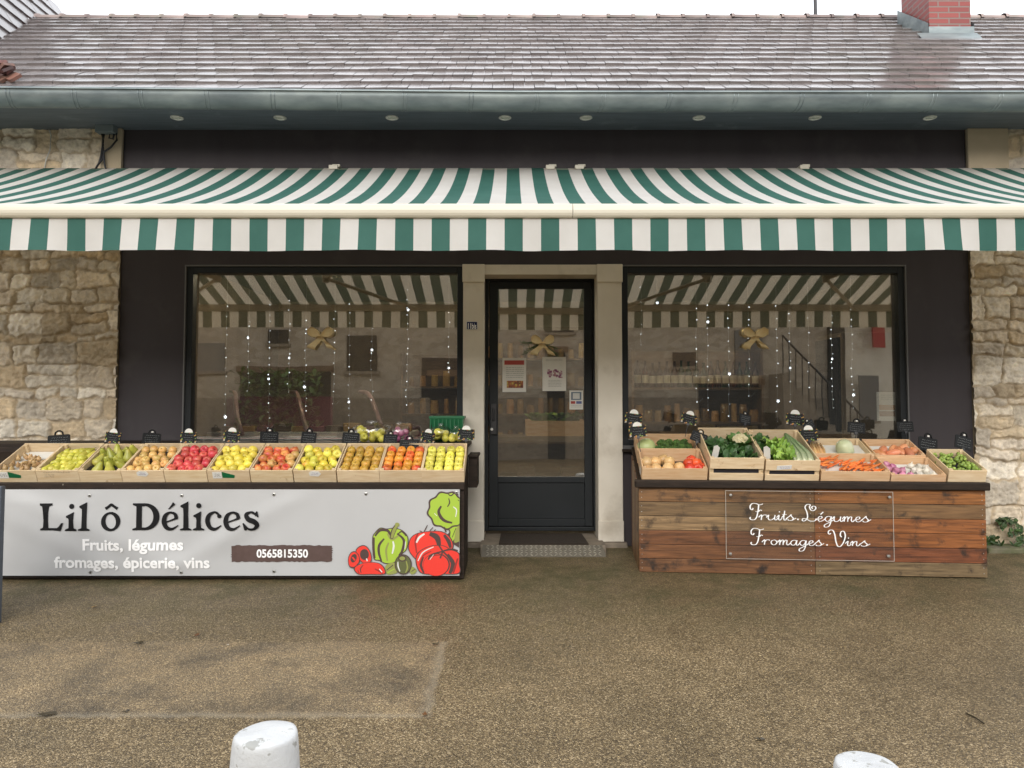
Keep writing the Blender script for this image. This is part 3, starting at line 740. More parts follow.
m.add(vs,[(j*(nx+1)+i,j*(nx+1)+i+1,(j+1)*(nx+1)+i+1,(j+1)*(nx+1)+i) for j in range(nz) for i in range(nx)])
m.build('banner_sheet',MAT['banner'],BN,smooth=True)
BPL=(Vector((0,YBN,0)),Vector((0,-1,0)))
_layer=[0]
def bp(px,py,off): return bvs(hit(px,py,*BPL)+Vector((0,-off,0)))
def poly_px(m,pts,off,color=None):
    v=[bp(a,b_,off) for a,b_ in pts]
    # orient towards the viewer
    ar=sum(pts[i][0]*pts[(i+1)%len(pts)][1]-pts[(i+1)%len(pts)][0]*pts[i][1] for i in range(len(pts)))
    f=list(range(len(v))); 
    if ar>0: f=f[::-1]
    m.add(v,[f],color=color)
def ring_px(m,outer,inner,off,color=None):
    n=len(outer); v=[bp(a,b_,off) for a,b_ in outer+inner]
    m.add(v,[(i,(i+1)%n,(i+1)%n+n,i+n) for i in range(n)],color=color)
def stroke_pts(pts,n=7):
    P=spl([(a,b_,w) for a,b_,w in pts],n); L=[];Rr=[]
    for i,p in enumerate(P):
        t=(P[min(i+1,len(P)-1)]-P[max(i-1,0)]); t=Vector((t.x,t.y)); t.normalize()
        nx_,ny_=-t.y,t.x; w=p.z/2
        L.append((p.x+nx_*w,p.y+ny_*w)); Rr.append((p.x-nx_*w,p.y-ny_*w))
    return L,Rr
def stroke_px(m,pts,off,mp,color=None,n=7):
    L,Rr=stroke_pts(pts,n); L=[mp(*a) for a in L]; Rr=[mp(*a) for a in Rr]; k=len(L)
    v=[bp(a,b_,off) for a,b_ in L+Rr]
    m.add(v,[(i,i+1,i+1+k,i+k) for i in range(k-1)],color=color)
T1=lambda x,y:(30+x/8.533,485+y/8.533)
def ell(cx,cy,rx,ry,rot=0,n=22):
    c,s=math.cos(R(rot)),math.sin(R(rot))
    return [(cx+rx*math.cos(2*math.pi*k/n)*c-ry*math.sin(2*math.pi*k/n)*s, cy+rx*math.cos(2*math.pi*k/n)*s+ry*math.sin(2*math.pi*k/n)*c) for k in range(n)]
m=MB(); oz=[.0042]
def nx_off(): oz[0]+=.00006; return oz[0]
def P_(pts,sm=False): poly_px(m,[T1(*p) for p in pts],nx_off())
def Rg(o,i): ring_px(m,[T1(*p) for p in o],[T1(*p) for p in i],nx_off())
def S_(pts): stroke_px(m,pts,nx_off(),T1)
S=1024
P_([(95,155),(198,155),(198,172),(172,182),(165,230),(160,300),(163,365),(235,366),(255,350),(275,322),(293,322),(268,392),(200,385),(95,385),(95,372),(118,362),(122,300),(120,230),(115,182),(95,172)])
P_(ell(362,181,22,22)); P_([(318,262),(385,228),(380,300),(383,365),(408,376),(406,390),(305,390),(307,378),(338,365),(342,300),(338,284),(318,274)])
P_([(428,178),(495,145),(492,250),(495,365),(521,376),(519,388),(420,388),(421,376),(449,365),(452,250),(450,205),(428,190)])
Rg(ell(695,310,82,82),ell(695,309,43,62,-14)); S_([(648,202,26),(672,186,22),(697,168,24),(722,184,22),(750,202,26)])
P_([(880,155),(980,155),(980,182),(957,182),(955,362),(980,362),(980,385),(878,385),(878,373),(908,362),(910,182),(880,170)])
def arc(cx,cy,rx,ry,a0,a1,n=16): return [(cx+rx*math.cos(R(a0+(a1-a0)*k/n)),cy+ry*math.sin(R(a0+(a1-a0)*k/n))) for k in range(n+1)]
o_=[(955,155)]+arc(985,270,120,115,-90,90)+[(955,385)]; i_=[(955,179)]+arc(975,270,78,92,-90,90)+[(955,362)]
k=len(o_); v=[bp(*T1(*p),nx_off()) for p in o_+i_]; m.add(v,[(i,i+1,i+1+k,i+k) for i in range(k-1)])
def eg(x):
    S_([(S+x+122,322,14),(S+x+180,301,13),(S+x+236,280,20)]); S_([(S+x+228,287,34),(S+x+217,248,28),(S+x+172,234,18),(S+x+132,262,34),(S+x+121,315,42),(S+x+143,362,36),(S+x+190,374,22),(S+x+246,342,7)])
eg(0); eg(530)
S_([(S+160,206,8),(S+185,182,16),(S+210,154,28)])
P_([(S+265,173),(S+333,137),(S+330,250),(S+332,365),(S+356,374),(S+356,385),(S+258,385),(S+260,374),(S+288,365),(S+290,250),(S+288,197),(S+265,186)])
P_(ell(S+421,174,22,22)); P_([(S+375,257),(S+441,222),(S+436,300),(S+438,362),(S+468,374),(S+466,385),(S+368,385),(S+370,374),(S+397,362),(S+400,300),(S+397,278),(S+375,268)])
S_([(S+592,262,20),(S+575,238,20),(S+545,232,18),(S+507,258,34),(S+494,308,40),(S+516,360,34),(S+560,374,24),(S+614,342,7)]); P_(ell(S+594,264,19,17))
S_([(S+912,262,10),(S+888,238,20),(S+860,231,18),(S+825,252,34),(S+845,290,42),(S+895,312,44),(S+918,342,38),(S+890,374,22),(S+845,372,18),(S+808,330,10)])
P_([(S+912,222),(S+920,222),(S+932,268),(S+922,275),(S+898,240)]); P_([(S+795,326),(S+806,320),(S+838,372),(S+826,386),(S+812,382)])
m.build('lettering',MAT['ink'],BN)
def txt(b_,x0,x1,base,cap,mat,bold): text_mesh(b_,x0,x1,base,cap,BPL,'lettering',mat,BN,bold=bold,off=.0048,vadj=lambda q:bvs(q))
txt('Fruits, légumes',83.3,183.5,549.8,11.3,MAT['inkwhite'],.03)
txt('fromages, épicerie, vins',54.6,210.2,567.5,11.3,MAT['inkwhite'],.03)
m=MB(); br=random.Random(2)
top=[(232+i*2.5,545.2+br.uniform(-.5,.5)) for i in range(41)]; bot=[(232+i*2.5,561.5+br.uniform(-.6,.6)) for i in range(41)]
for i in range(40): 
    v=[bp(*top[i],.004),bp(*top[i+1],.004),bp(*bot[i+1],.004),bp(*bot[i],.004)]; m.add(v,[(3,2,1,0)])
for i in range(7):
    y=546+i*2.1; poly_px(m,[(230.5+br.uniform(0,2),y),(233,y-.4),(233,y+1.5)],.00402); poly_px(m,[(333.5-br.uniform(0,2),y),(331,y-.4),(331,y+1.5)],.00404)
m.build('brush_stroke',MAT['inkbrown'],BN)
text_mesh('0565815350',256.8,308.2,557.2,8.2,BPL,'phone_number',MAT['inkwhite'],BN,bold=.03,off=.0058,vadj=lambda q:bvs(q))
# vegetables drawn on the banner
T3=lambda x,y:(340+min(x,932)/7.68,480+min(y,741)/7.68)
m=MB(); oz[0]=.003
DK=(.075,.045,.04); GR=(.36,.52,.05); RD=(.78,.045,.03); OL=(.11,.12,.045); WH=(.72,.72,.68); OG=(.28,.30,.08); DR=(.30,.03,.025)
def A(pts,color,sc=1.0,closed=True,n=5):
    q=[(p.x,p.y) for p in spl(pts,n,True)]
    cx=sum(p[0] for p in q)/len(q); cy=sum(p[1] for p in q)/len(q)
    q=[(cx+(a-cx)*sc,cy+(b_-cy)*sc) for a,b_ in q]
    poly_px(m,[T3(*p) for p in q],nx_off2(),color)
oo=[.0031]
def nx_off2(): oo[0]+=.00012; return oo[0]
def K(pts,color,w=None):
    n=len(pts)
    if w: pts=[(a,b_,w*(.35+.65*math.sin(math.pi*(i+.5)/n))) for i,(a,b_) in enumerate(pts)]
    stroke_px(m,pts,nx_off2(),T3,color,n=5)
br_=[(672,240),(690,200),(700,160),(740,120),(790,108),(820,82),(870,78),(915,95),(917,200),(915,350),(880,370),(868,440),(850,470),(828,420),(800,352),(760,365),(730,332),(700,305),(678,272)]
cl=lambda rr: [(min(918,822+rr*(1+.055*math.sin(9*a))*math.cos(a)*1.06),232+rr*(1+.055*math.sin(9*a))*math.sin(a)*1.02) for a in [2*math.pi*k/72 for k in range(72)]]
poly_px(m,[T3(*p) for p in [(815,340),(840,400),(822,420),(850,480),(915,520),(918,340)]],nx_off2(),DK); poly_px(m,[T3(*p) for p in [(828,340),(850,400),(845,440),(862,478),(885,440),(912,352)]],nx_off2(),GR)
poly_px(m,[T3(*p) for p in cl(142)],nx_off2(),DK); poly_px(m,[T3(*p) for p in cl(129)],nx_off2(),GR); poly_px(m,[T3(*p) for p in [(905,350),(918,350),(918,470),(890,480)]],nx_off2(),OG); K([(905,365),(895,420),(885,480)],OG,26); K([(890,370),(862,440)],DK,6)
K([(835,140),(842,175),(825,205)],DK,10); K([(778,200),(758,240),(775,285),(810,315),(862,328)],DK,24); K([(870,205),(895,230),(888,282)],WH,9); K([(725,255),(745,275)],WH,6)
K([(820,95),(850,120),(880,100),(912,115)],DK,9); K([(905,150),(915,160)],DK,7); K([(800,360),(815,400)],DK,14)
pp=[(248,450),(270,400),(310,365),(360,372),(420,366),(480,385),(525,440),(515,530),(470,575),(440,625),(360,645),(300,620),(258,600)]
A(pp,DK); A(pp,GR,.95); K([(262,440),(258,520),(268,600)],DK,20); K([(340,450),(302,500),(300,560),(320,625)],DK,20); K([(440,410),(490,460),(480,540),(452,580)],DK,20)
K([(270,430),(310,385),(370,390),(390,440)],DK,22); K([(440,420),(475,395),(510,430)],DK,12); K([(375,480),(355,540),(365,620)],OG,16); K([(408,470),(414,510),(402,565)],WH,15); K([(505,470),(498,530)],WH,7)
K([(365,410),(400,452),(450,425)],OG,20); K([(395,450),(412,390),(440,340)],DK,36); K([(398,445),(414,390),(440,345)],OG,24); A(ell(440,342,18,16),OG,n=2)
to=[(525,500),(545,440),(600,405),(700,390),(790,395),(850,440),(872,520),(800,620),(640,650),(580,610),(532,550)]
A(to,DK); A(to,RD,.955); K([(600,410),(580,470),(590,560)],DR,14); K([(690,410),(745,440),(762,500)],DK,44); K([(800,420),(835,470),(850,520)],DK,30); K([(775,420),(790,500)],RD,10); K([(588,480),(610,440),(650,412)],WH,17)
for q in ([(645,398),(660,370),(672,345)],[(690,390),(715,362)],[(612,388),(640,402)],[(720,395),(735,378)]): K(q,DK,8)
tf=[(580,610),(605,550),(690,505),(790,500),(850,530),(917,560),(920,640),(918,716),(780,722),(650,722),(600,690)]
A(tf,DK); A(tf,RD,.955); K([(640,590),(622,650),(645,712)],DK,20); K([(825,570),(868,640),(845,715)],DK,34); K([(905,600),(880,680),(870,715)],DR,16); A(ell(742,648,104,88),DK,n=1); A(ell(737,650,97,84),RD,n=1); K([(600,620),(640,552),(720,512)],WH,9); K([(680,600),(720,578),(770,575)],DR,9); K([(612,650),(640,580),(700,545)],DR,9)
for q in ([(790,545),(700,575),(680,610)],[(790,545),(760,500)],[(790,545),(850,530),(905,540)],[(790,545),(835,590)],[(790,545),(770,600)]): K(q,DK,15)
K([(690,610),(720,570)],WH,5)
A([(352,655),(420,632),(445,700),(400,722),(358,716)],OG); K([(360,690),(410,650)],DK,8); K([(365,710),(420,680)],GR,8); A([(548,660),(590,690),(570,718),(540,715)],OG); K([(550,700),(580,680)],DK,6)
A(ell(487,646,66,78),DK,n=2); A(ell(487,646,58,70),OL,n=2); A(ell(480,600,32,24),DK,n=2); A(ell(480,600,22,15),OG,n=2); K([(447,625),(448,660),(462,700)],WH,10); K([(510,620),(520,670),(505,710)],OG,12)
ra=[(64,600),(85,555),(120,545),(150,580),(152,630),(110,672),(72,660)]; rb=[(122,540),(160,502),(205,505),(240,560),(242,628),(190,642),(150,610)]
A(rb,DK); A(rb,RD,.9); A(ell(190,570,34,42),DK,n=2); K([(205,600),(212,620)],WH,12); A(ra,DK); A(ra,RD,.88); A(ell(108,598,22,34,20),DK,n=2); K([(98,590),(118,615)],RD,14)
rc=[(108,675),(160,640),(240,628),(310,638),(348,680),(345,720),(230,722),(140,720)]
A(rc,DK); A(rc,RD,.93); K([(270,680),(310,700),(330,720)],DR,12); K([(305,680),(325,705)],WH,9); K([(180,650),(160,680),(165,712)],DK,8); K([(140,690),(150,715)],DR,8)
m.build('drawn_vegetables',MAT['art'],BN)
for px,py in ((90,495.5),(182,495.5),(274,494.5),(366,493.8),(90.5,572),(181.5,572),(274,571.2),(456.5,492.5),(456.5,570.5)):
    q=bp(px,py,.002); m=MB(); m.lathe([(.011,0),(.011,.003),(.006,.004),(.005,.0)],12,Matrix.Translation(q)@Matrix.Rotation(R(90),4,'X')); m.build('eyelet',MAT['steel'],BN)

# ================================================================ crates
def make_crate(w,L,h,mat,slats=0,t=.009,liner=True,label=None,cat='crate',group=None):
    r=empty('wooden_crate',(0,0,0),0,label,cat,group)
    def brd(name,*a):
        m=MB(); m.box(*a); o=m.build(name,mat,r,local=True,bevel=.0015); return o
    if slats==0:
        f=brd('front_board',-w/2,w/2,-t,0,.0,h*.97)
    else:
        m=MB(); g=h*.16; q=(h-g)/2
        m.box(-w/2,w/2,-t,0,0,q*.98); m.box(-w/2,w/2,-t,0,q+g,h); f=m.build('front_board',mat,r,local=True,bevel=.0015)
    brd('back_board',-w/2,w/2,L,L+t,.0,h*1.03)
    for s in (-1,1):
        brd('side_board',min(s*w/2,s*(w/2-t)),max(s*w/2,s*(w/2-t)),.001,L-.001,.004,h)
    brd('base_board',-w/2+t+.001,w/2-t-.001,.001,L-.001,.001,.007)
    for sx in (-1,1):
        for y in (.002,L-.022): 
            m=MB(); a=sx*(w/2-t-.001); m.box(min(a,a-sx*.02),max(a,a-sx*.02),y,y+.02,.008,h*1.0); m.build('corner_post',mat,r,local=True)
    return r,f
def rtree(o,M): setm(o,M)
ORD=['first','second','third','fourth','fifth','sixth','seventh','eighth','ninth','tenth','eleventh']
def shape_mesh(name,prof,n,mat,def_=0,bend=0,seed=0):
    m=MB(); m.col=(1,1,1); m.lathe(prof,n); me=None
    if name in ('apple','pear'): z=prof[0][1]; m.tube([(0,0,z-.006),(.001,0,z+.005),(.004,.001,z+.014)],[.0014,.0014,.0020],5,color=(.12,.09,.08))
    o=m.build(name,mat,None,local=True,smooth=True)
    for v in o.data.vertices:
        p=v.co; k=1+def_*noise.noise(Vector((p.x*20+seed,p.y*20,p.z*20)))
        v.co=Vector((p.x*k+bend*p.z*p.z,p.y*k,p.z))
    me=o.data; bpy.data.objects.remove(o); return me
ap=[(.0,.022),(.008,.024),(.017,.031),(.027,.029),(.034,.016),(.036,.0),(.033,-.014),(.025,-.026),(.014,-.032),(.006,-.030),(0,-.028)]
pe=[(0,.052),(.006,.052),(.013,.044),(.017,.030),(.024,.012),(.032,-.006),(.034,-.020),(.028,-.034),(.015,-.041),(0,-.040)]
pelong=[(0,.055),(.005,.054),(.011,.045),(.015,.030),(.019,.012),(.024,-.006),(.026,-.020),(.021,-.034),(.010,-.040),(0,-.040)]
sph=[(.0,.03),(.012,.0275),(.0215,.021),(.028,.011),(.03,0),(.028,-.011),(.0215,-.021),(.012,-.0275),(0,-.03)]
sh=[(0,.032),(.004,.030),(.007,.020),(.015,.008),(.018,-.003),(.014,-.014),(.006,-.019),(0,-.019)]
car=[(0,.075),(.004,.073),(.008,.068),(.013,.062),(.0145,.05),(.012,.0),(.008,-.05),(.003,-.08),(0,-.085)]
MESH={}
def get_mesh(kind,name,prof,n,matname,**k):
    key=(kind,matname)
    if key not in MESH: MESH[key]=shape_mesh(name,prof,n,MAT[matname],**k)
    return MESH[key]
fr_=random.Random(21)
def place(name,me,M,label,cat,group,scale=1.0,rot=None,free=1.0):
    o=bpy.data.objects.new(name,me); col.objects.link(o)
    e=Euler(rot) if rot else Euler((fr_.uniform(-1,1)*free,fr_.uniform(-1,1)*free,fr_.uniform(0,6.28)))
    setm(o,M@e.to_matrix().to_4x4()@Matrix.Scale(scale,4)); return tag(o,label,cat,group)
WL=.297; LL=.37; HL=.100
def chalk(mb,w,h,y,rows,rnd,x0=0,z0=0):
    for r_ in range(rows):
        z=z0+h*(.5-(r_+.5)/rows); x=-w/2+rnd.uniform(0,.2)*w
        while x<w/2-.006:
            l=rnd.uniform(.006,.016); l=min(l,w/2-x)
            pts=[(x0+x+l*i/4,y,z+rnd.uniform(-.0035,.0035)) for i in range(5)]
            mb.tube(pts,.0009,3); x+=l+rnd.uniform(.003,.007)
LCR=[ # label adj, kind, mesh prof, mat, rows, cols, size
 ('shallot','shallot',sh,'skin_shallot'),('pear','pear',pelong,'skin_pear'),('pear','pear',pe,'skin_pear_green'),('apple','apple',ap,'skin_beige'),
 ('apple','apple',ap,'skin_pink'),('apple','apple',ap,'skin_yellow'),('apple','apple',ap,'skin_redgold'),('apple','apple',ap,'skin_yellowred'),
 ('apple','apple',ap,'skin_russet'),('apple','apple',ap,'skin_orangered'),('apple','apple',ap,'skin_golden')]
LDESC=['small brown shallot','slim yellow green pear','stout olive green pear','small pale beige apple','pink red apple','bright yellow apple','red and gold apple','orange blushed yellow apple','brownish russet apple','orange or red apple','glossy golden yellow apple']
edges=[-6.5,36.2,78.8,121.4,164.3,207.2,250.3,293.6,337,379.6,421.8]
crates_L=[]
for i,e0 in enumerate(edges):
    xc=(at(e0,475,FL).x+at(e0+42.3,475,FL).x)/2
    dz=[.0,-.012,-.014,.004,0,0,0,.004,.004,.004,.006][i]
    r,f=make_crate(WL,LL,HL-(.004 if i==2 else 0),MAT['crate'],label='pale pine crate of %ss, %s from the left on the left stand'%(LDESC[i],ORD[i]),group='fruit crates on the left stand')
    M=Matrix.Translation((xc,FL+.035,zr+.001))@Matrix.Rotation(TL,4,'X')@Matrix.Rotation(R([-.3,.4,0,-.3,.3,.1,-.2,.2,0,.2,-.1][i]),4,'Z')
    setm(r,M); crates_L.append((r,M))
    li=MB(); li.box(-WL/2+.011,WL/2-.011,.012,LL-.006,.0075,HL-.062); li.build('tray_liner',MAT['liner'] if i!=0 else MAT['paper'],r,local=True)
    # crate front labels
    if i in (0,5):
        a=MB(); a.box(-.11,-.045,-.0115,-.0092,.035,.085); a.build('paper_label',MAT['paper'],f,local=True)
        a=MB(); a.add([(-.043,-.0112,.04),(.04,-.0112,.038),(.045,-.0112,.06),(.02,-.0112,.068),(-.043,-.0112,.088)],[(0,1,2,3,4)]); a.build('green_sticker',MAT['green'],f,local=True)
        a=MB(); chalk(a,.05,.03,-.0122,3,fr_,-.077,.06); a.build('print_marks',MAT['black'],f,local=True)
    if i in (3,7):
        a=MB(); a.prism([(-.035,.055),(.025,.05),(.045,.07),(.03,.09),(-.02,.093),(-.04,.08)],-.0112,-.0093); a.build('paper_label',MAT['paper'],f,local=True)
        a=MB(); chalk(a,.05,.02,-.0122,2,fr_,0,.072); a.build('print_marks',M_('blue_ink',(.15,.12,.3)),f,local=True)
    if i in (1,):
        a=MB(); chalk(a,.2,.012,-.0105,1,fr_,0,.085); chalk(a,.08,.03,-.0105,2,fr_,-.06,.055); a.build('print_marks',MAT['plinth'],f,local=True)
    kind,nm,prof,mt=LCR[i]; lab='%s in the %s crate from the left of the left stand'%(LDESC[i],ORD[i]); grp=LDESC[i]+'s in one crate'
    me=get_mesh(nm+str(i),nm,prof,14,mt,def_=.10,seed=i)
    n=0
    if i==0:
        for k in range(34):
            x=fr_.gauss(0,.06); y=fr_.uniform(.05,.24); x=max(-.11,min(.11,x)); zt=.054+fr_.uniform(0,.025)
            place(nm,me,M@Matrix.Translation((x,y,zt)),lab,kind,grp,.95)
    elif i in (1,):
        for a_ in range(6):
            for b_ in range(6):
                y=.045+b_*.05; x=-.108+a_*.0432+(.02 if b_%2 else 0)
                if x>.125: continue
                place(nm,me,M@Matrix.Translation((x+fr_.uniform(-.006,.006),y,.072+fr_.uniform(-.006,.012)+.01*(b_>5))),lab,kind,grp,.95,rot=(fr_.uniform(-1.9,-1.2),fr_.uniform(-.3,.3),fr_.uniform(-.5,.5)))
    elif i==2:
        for (x,y,zz) in ((-.10,.18,0),(-.04,.24,.01),(.035,.06,0),(-.01,.14,.005),(.06,.15,.01),(.10,.21,.015),(.03,.22,.0),(.10,.29,.02),(.11,.09,0),(-.03,.31,.0),(.05,.29,.01),(-.045,.06,.0),(-.10,.26,.01)):
            place(nm,me,M@Matrix.Translation((x,y,.069+zz)),lab,kind,grp,1.12,rot=(fr_.uniform(-.8,.5),fr_.uniform(-.7,.7),fr_.uniform(0,6)))
        ex=MB(); ex.box(-WL/2+.012,-.02,.013,.12,.039,.060); ex.build('tray_insert',MAT['black'],r,local=True,bevel=.006)
    else:
        rad=.034 if i!=3 else .030
        scf=rad/.036*1.0
        nc=4 if i not in (3,) else 4
        rows_=[.042,.106,.170,.234,.298] if i in (8,9,10) else [.042,.104,.166,.228,.290]
        for j,y in enumerate(rows_):
            for c in range(nc):
                xx=(-.103+c*.0687) if i in (8,9,10) else (-.108+c*.066+(.018 if j%2 else -.002))
                jx=.003 if i in (8,9,10) else .008
                x=xx+fr_.uniform(-jx,jx); zz=.074+fr_.uniform(-.003,.005)*(1 if i in (8,9,10) else 2.2)+.003*j*(.5 if i in (8,9,10) else 1)
                mm=me
                if i==9: mm=get_mesh('o9'+('a' if (c+j)%3 else 'b'),nm,prof,14,'skin_orange' if (c+j*2+(j>2))%3 else 'skin_orangered',def_=.1)
                if i==6 and fr_.random()<.22: mm=get_mesh('o6y',nm,prof,14,'skin_beige',def_=.1)
                if i==7 and fr_.random()<.3: mm=get_mesh('o7y',nm,prof,14,'skin_golden',def_=.1)
                place(nm,mm,M@Matrix.Translation((x,y,zz)),lab,kind,grp,scf*fr_.uniform(.93,1.05),free=1.1 if i not in (8,9,10) else .4)
# goods on the back shelf: bags, green basket
shz=zb2+.06
def bag(px,py,w,h,d,y,name,label,matn,meshn,prof,n,seed):
    c=at(px,py,y); rb=random.Random(seed)
    root=empty(name,(c.x,y,shz),0,label,'bag','bags of fruit behind the left crates')
    m=MB(); nseg=20; rings=8; vs=[]
    for j in range(rings+1):
        t=j/rings; rr=(math.sin(math.pi*min(1,.12+t*.80))**.6) if t<.86 else .28-(t-.86)*.9+.25*(t>.97)
        for k in range(nseg):
            a=2*math.pi*k/nseg; q=1+.10*math.sin(5*a+j)+.06*math.sin(9*a)
            vs.append((w/2*rr*q*math.cos(a),d/2*rr*q*math.sin(a),h*t+.002))
    fs=[(j*nseg+k,j*nseg+(k+1)%nseg,(j+1)*nseg+(k+1)%nseg,(j+1)*nseg+k) for j in range(rings) for k in range(nseg)]
    m.add(vs,fs); m.build('plastic_film',MAT['film'],root,local=True,smooth=True)
    me=get_mesh(meshn,meshn,prof,12,matn,def_=.1)
    m=MB(); kk=0
    for k in range(n):
        for _ in range(30):
            x,yy,z=rb.uniform(-.36,.36)*w,rb.uniform(-.3,.3)*d,rb.uniform(.16,.62)*h
            break
        nm=meshn
        o=bpy.data.objects.new(nm,me); col.objects.link(o)
        o.location=(c.x+x,y+yy,shz+z); o.rotation_euler=(rb.uniform(0,3),rb.uniform(0,3),rb.uniform(0,3)); o.scale=(.88,)*3
        tag(o,'%s in the %s'%(meshn,label.split(',')[0]),meshn,meshn+'s in '+label.split(',')[0])
bag(372,446,.30,.17,.2,-.33,'plastic_bag','clear bag of pale yellow apples, left of the pink bag','skin_golden','apple',ap,13,1)
bag(399,447,.17,.16,.16,-.33,'plastic_bag','clear bag of pink onions between the two apple bags','skin_onion','onion',sph,8,2)
bag(441,444,.15,.15,.16,-.36,'plastic_bag','clear bag of yellow apples in front of the green basket','skin_golden','apple',ap,7,3)
bag(456,444,.12,.13,.14,-.40,'plastic_bag','smaller clear bag of apples at the right end below the green basket','skin_golden','apple',ap,5,4)
c=at(447.5,440,-.22); gt=at(447.5,416,-.22).z-shz
GB=empty('green_basket',(c.x,-.20,shz),0,'deep green plastic basket behind the last crates of the left stand','basket')
m=MB(); wt=.142; 
vs=[];
for (z,s) in ((0,.66),(gt*.9,.95),(gt*.9,1.0),(gt,1.0),(gt,.93),(.01,.60)):
    for (sx,sy) in ((-1,-1),(1,-1),(1,1),(-1,1)): vs.append((sx*wt*s,sy*.11*s,z))
fs=[(j*4+k,j*4+(k+1)%4,(j+1)*4+(k+1)%4,(j+1)*4+k) for j in range(5) for k in range(4)]+[(3,2,1,0),(20,21,22,23)]
m.add(vs,fs); m.build('basket_body',MAT['green'],GB,local=True,bevel=.004)
m=MB()
for k in range(9): m.box(-.135+k*.032,-.125+k*.032,-.1095,-.104,gt*.45,gt*.88)
m.build('ribs',MAT['green'],GB,local=True)

# ================================================================ right display stand
P0=Vector((.925,-.82,0)); ANG=R(-4.47); gzr=gz(-.92)
RST=empty('display_stand',(P0.x,P0.y,gzr),ANG,'long reclaimed plank vegetable stand, right of the door, carrying the clear script sign','display stand')
RM=wm(RST); XD=Vector((math.cos(ANG),math.sin(ANG),0)); YD_=Vector((-math.sin(ANG),math.cos(ANG),0)); FN=-YD_
def sx_(px,py=480):
    q=hit(px,py,P0,FN); return (q-P0).dot(XD)
WR=sx_(985); 
def lz(px,py): return hit(px,py,P0,FN).z-gzr
zt0=(lz(640,485)+lz(985,493))/2; ztt=(lz(640,478)+lz(988,484))/2
rows6=[0.004]+[zt0*k/6 for k in range(1,6)]+[zt0]
LC=[(.18,.092,.034),(.155,.098,.045),(.25,.165,.082),(.145,.058,.021),(.155,.064,.023),(.140,.063,.025)]
RC=[(.24,.095,.023),(.165,.092,.038),(.235,.085,.023),(.225,.080,.021),(.165,.053,.019),(.17,.12,.062)]
m=MB(); xm=sx_(814); pr=random.Random(5)
for k in range(6):
    za,zb_=rows6[5-k]+.0015,rows6[6-k]-.0015
    m.box(.0,xm-.001,-.0,.022,za,zb_,color=LC[k]); m.box(xm+.001,WR,-.0+pr.uniform(-.002,.001),.022,za,zb_,color=RC[k])
m.build('front_planks',MAT['plank'],RST,local=True,bevel=.0025)
for k in range(6):
    for x in (.02,xm-.03,xm+.03,WR-.025):
        za=(rows6[k]+rows6[k+1])/2
        for dz in (-.02,.02): m=MB(); m.lathe([(.0035,0),(.0025,.0015),(0,.002)],6,Matrix.Translation((x,-.0022,za+dz))@Matrix.Rotation(R(90),4,'X')); m.build('screw',MAT['steel'],RST,local=True)
m=MB(); dp=.66; ysid=[(.024+i*.11,.024+(i+1)*.11-.003) for i in range(6)]
for sd_ in (0,1):
    m=MB()
    for i,(a,b_) in enumerate(ysid):
        top=zt0+.0+math.tan(R(20))*a*.9
        if sd_==0: m.box(.0,.02,a,b_,.004,top,color=LC[(i*2)%6])
        else: m.box(WR-.02,WR,a,b_,.004,top,color=RC[(i*2)%6])
    m.build('side_planks',MAT['plank'],RST,local=True,bevel=.002)
m=MB(); m.box(-.028,WR+.02,-.035,.04,zt0+.001,ztt); m.build('top_ledge',MAT['darkwood'],RST,local=True,bevel=.008)
TR=R(20); e=Vector((0,math.cos(TR),math.sin(TR))); LR=.66
m=MB(); m.add([(-.0,.041,zt0+.01),(WR,.041,zt0+.01),(WR,.041+e.y*LR,zt0+.01+e.z*LR),(0,.041+e.y*LR,zt0+.01+e.z*LR),(0,.041,zt0+.03),(WR,.041,zt0+.03),(WR,.041+e.y*LR,zt0+.03+e.z*LR),(0,.041+e.y*LR,zt0+.03+e.z*LR)],[(0,3,2,1),(4,5,6,7),(0,1,5,4),(1,2,6,5),(2,3,7,6),(3,0,4,7)])
m.build('sloping_tray',MAT['darkwood'],RST,local=True)
# plexiglass script sign
PS=empty('clear_sign',(P0.x,P0.y,gzr),ANG,'clear acrylic sign with white script, reading Fruits Légumes Fromages Vins, screwed to the planks','sign')
x0=sx_(725,525); x1=sx_(892,525); z0=(lz(725,557.5)+lz(892,561))/2; z1=(lz(725,489)+lz(892,492.5))/2
YS=-.030
m=MB(); m.box(x0,x1,YS,YS+.005,z0,z1); m.build('acrylic_sheet',MAT['plexi'],PS,local=True)
m=MB(); 
for a,c_,b_,d_ in ((x0,x0+.0025,z0,z1),(x1-.0025,x1,z0,z1),(x0+.0025,x1-.0025,z0,z0+.0025),(x0+.0025,x1-.0025,z1-.0025,z1)): m.box(a,c_,YS-.0005,YS+.0055,b_,d_)
m.build('polished_edge',M_('acrylic_edge',(.5,.47,.42),rough=.3),PS,local=True)
m=MB()
for px,py in ((729.8,494.6),(729.5,553),(888,496.8),(887,555.3)):
    m.lathe([(.011,-.0),(.011,.003),(.007,.007),(0,.008)],12,Matrix.Translation((sx_(px,py),YS-.0005,lz(px,py)))@Matrix.Rotation(R(90),4,'X')); m.lathe([(.006,-.026),(.006,0)],8,Matrix.Translation((sx_(px,py),YS+.003,lz(px,py)))@Matrix.Rotation(R(90),4,'X'))
m.build('screw_caps',MAT['steel'],PS,local=True)
SP=RM@Vector((0,YS-.001,0))
so=[0]
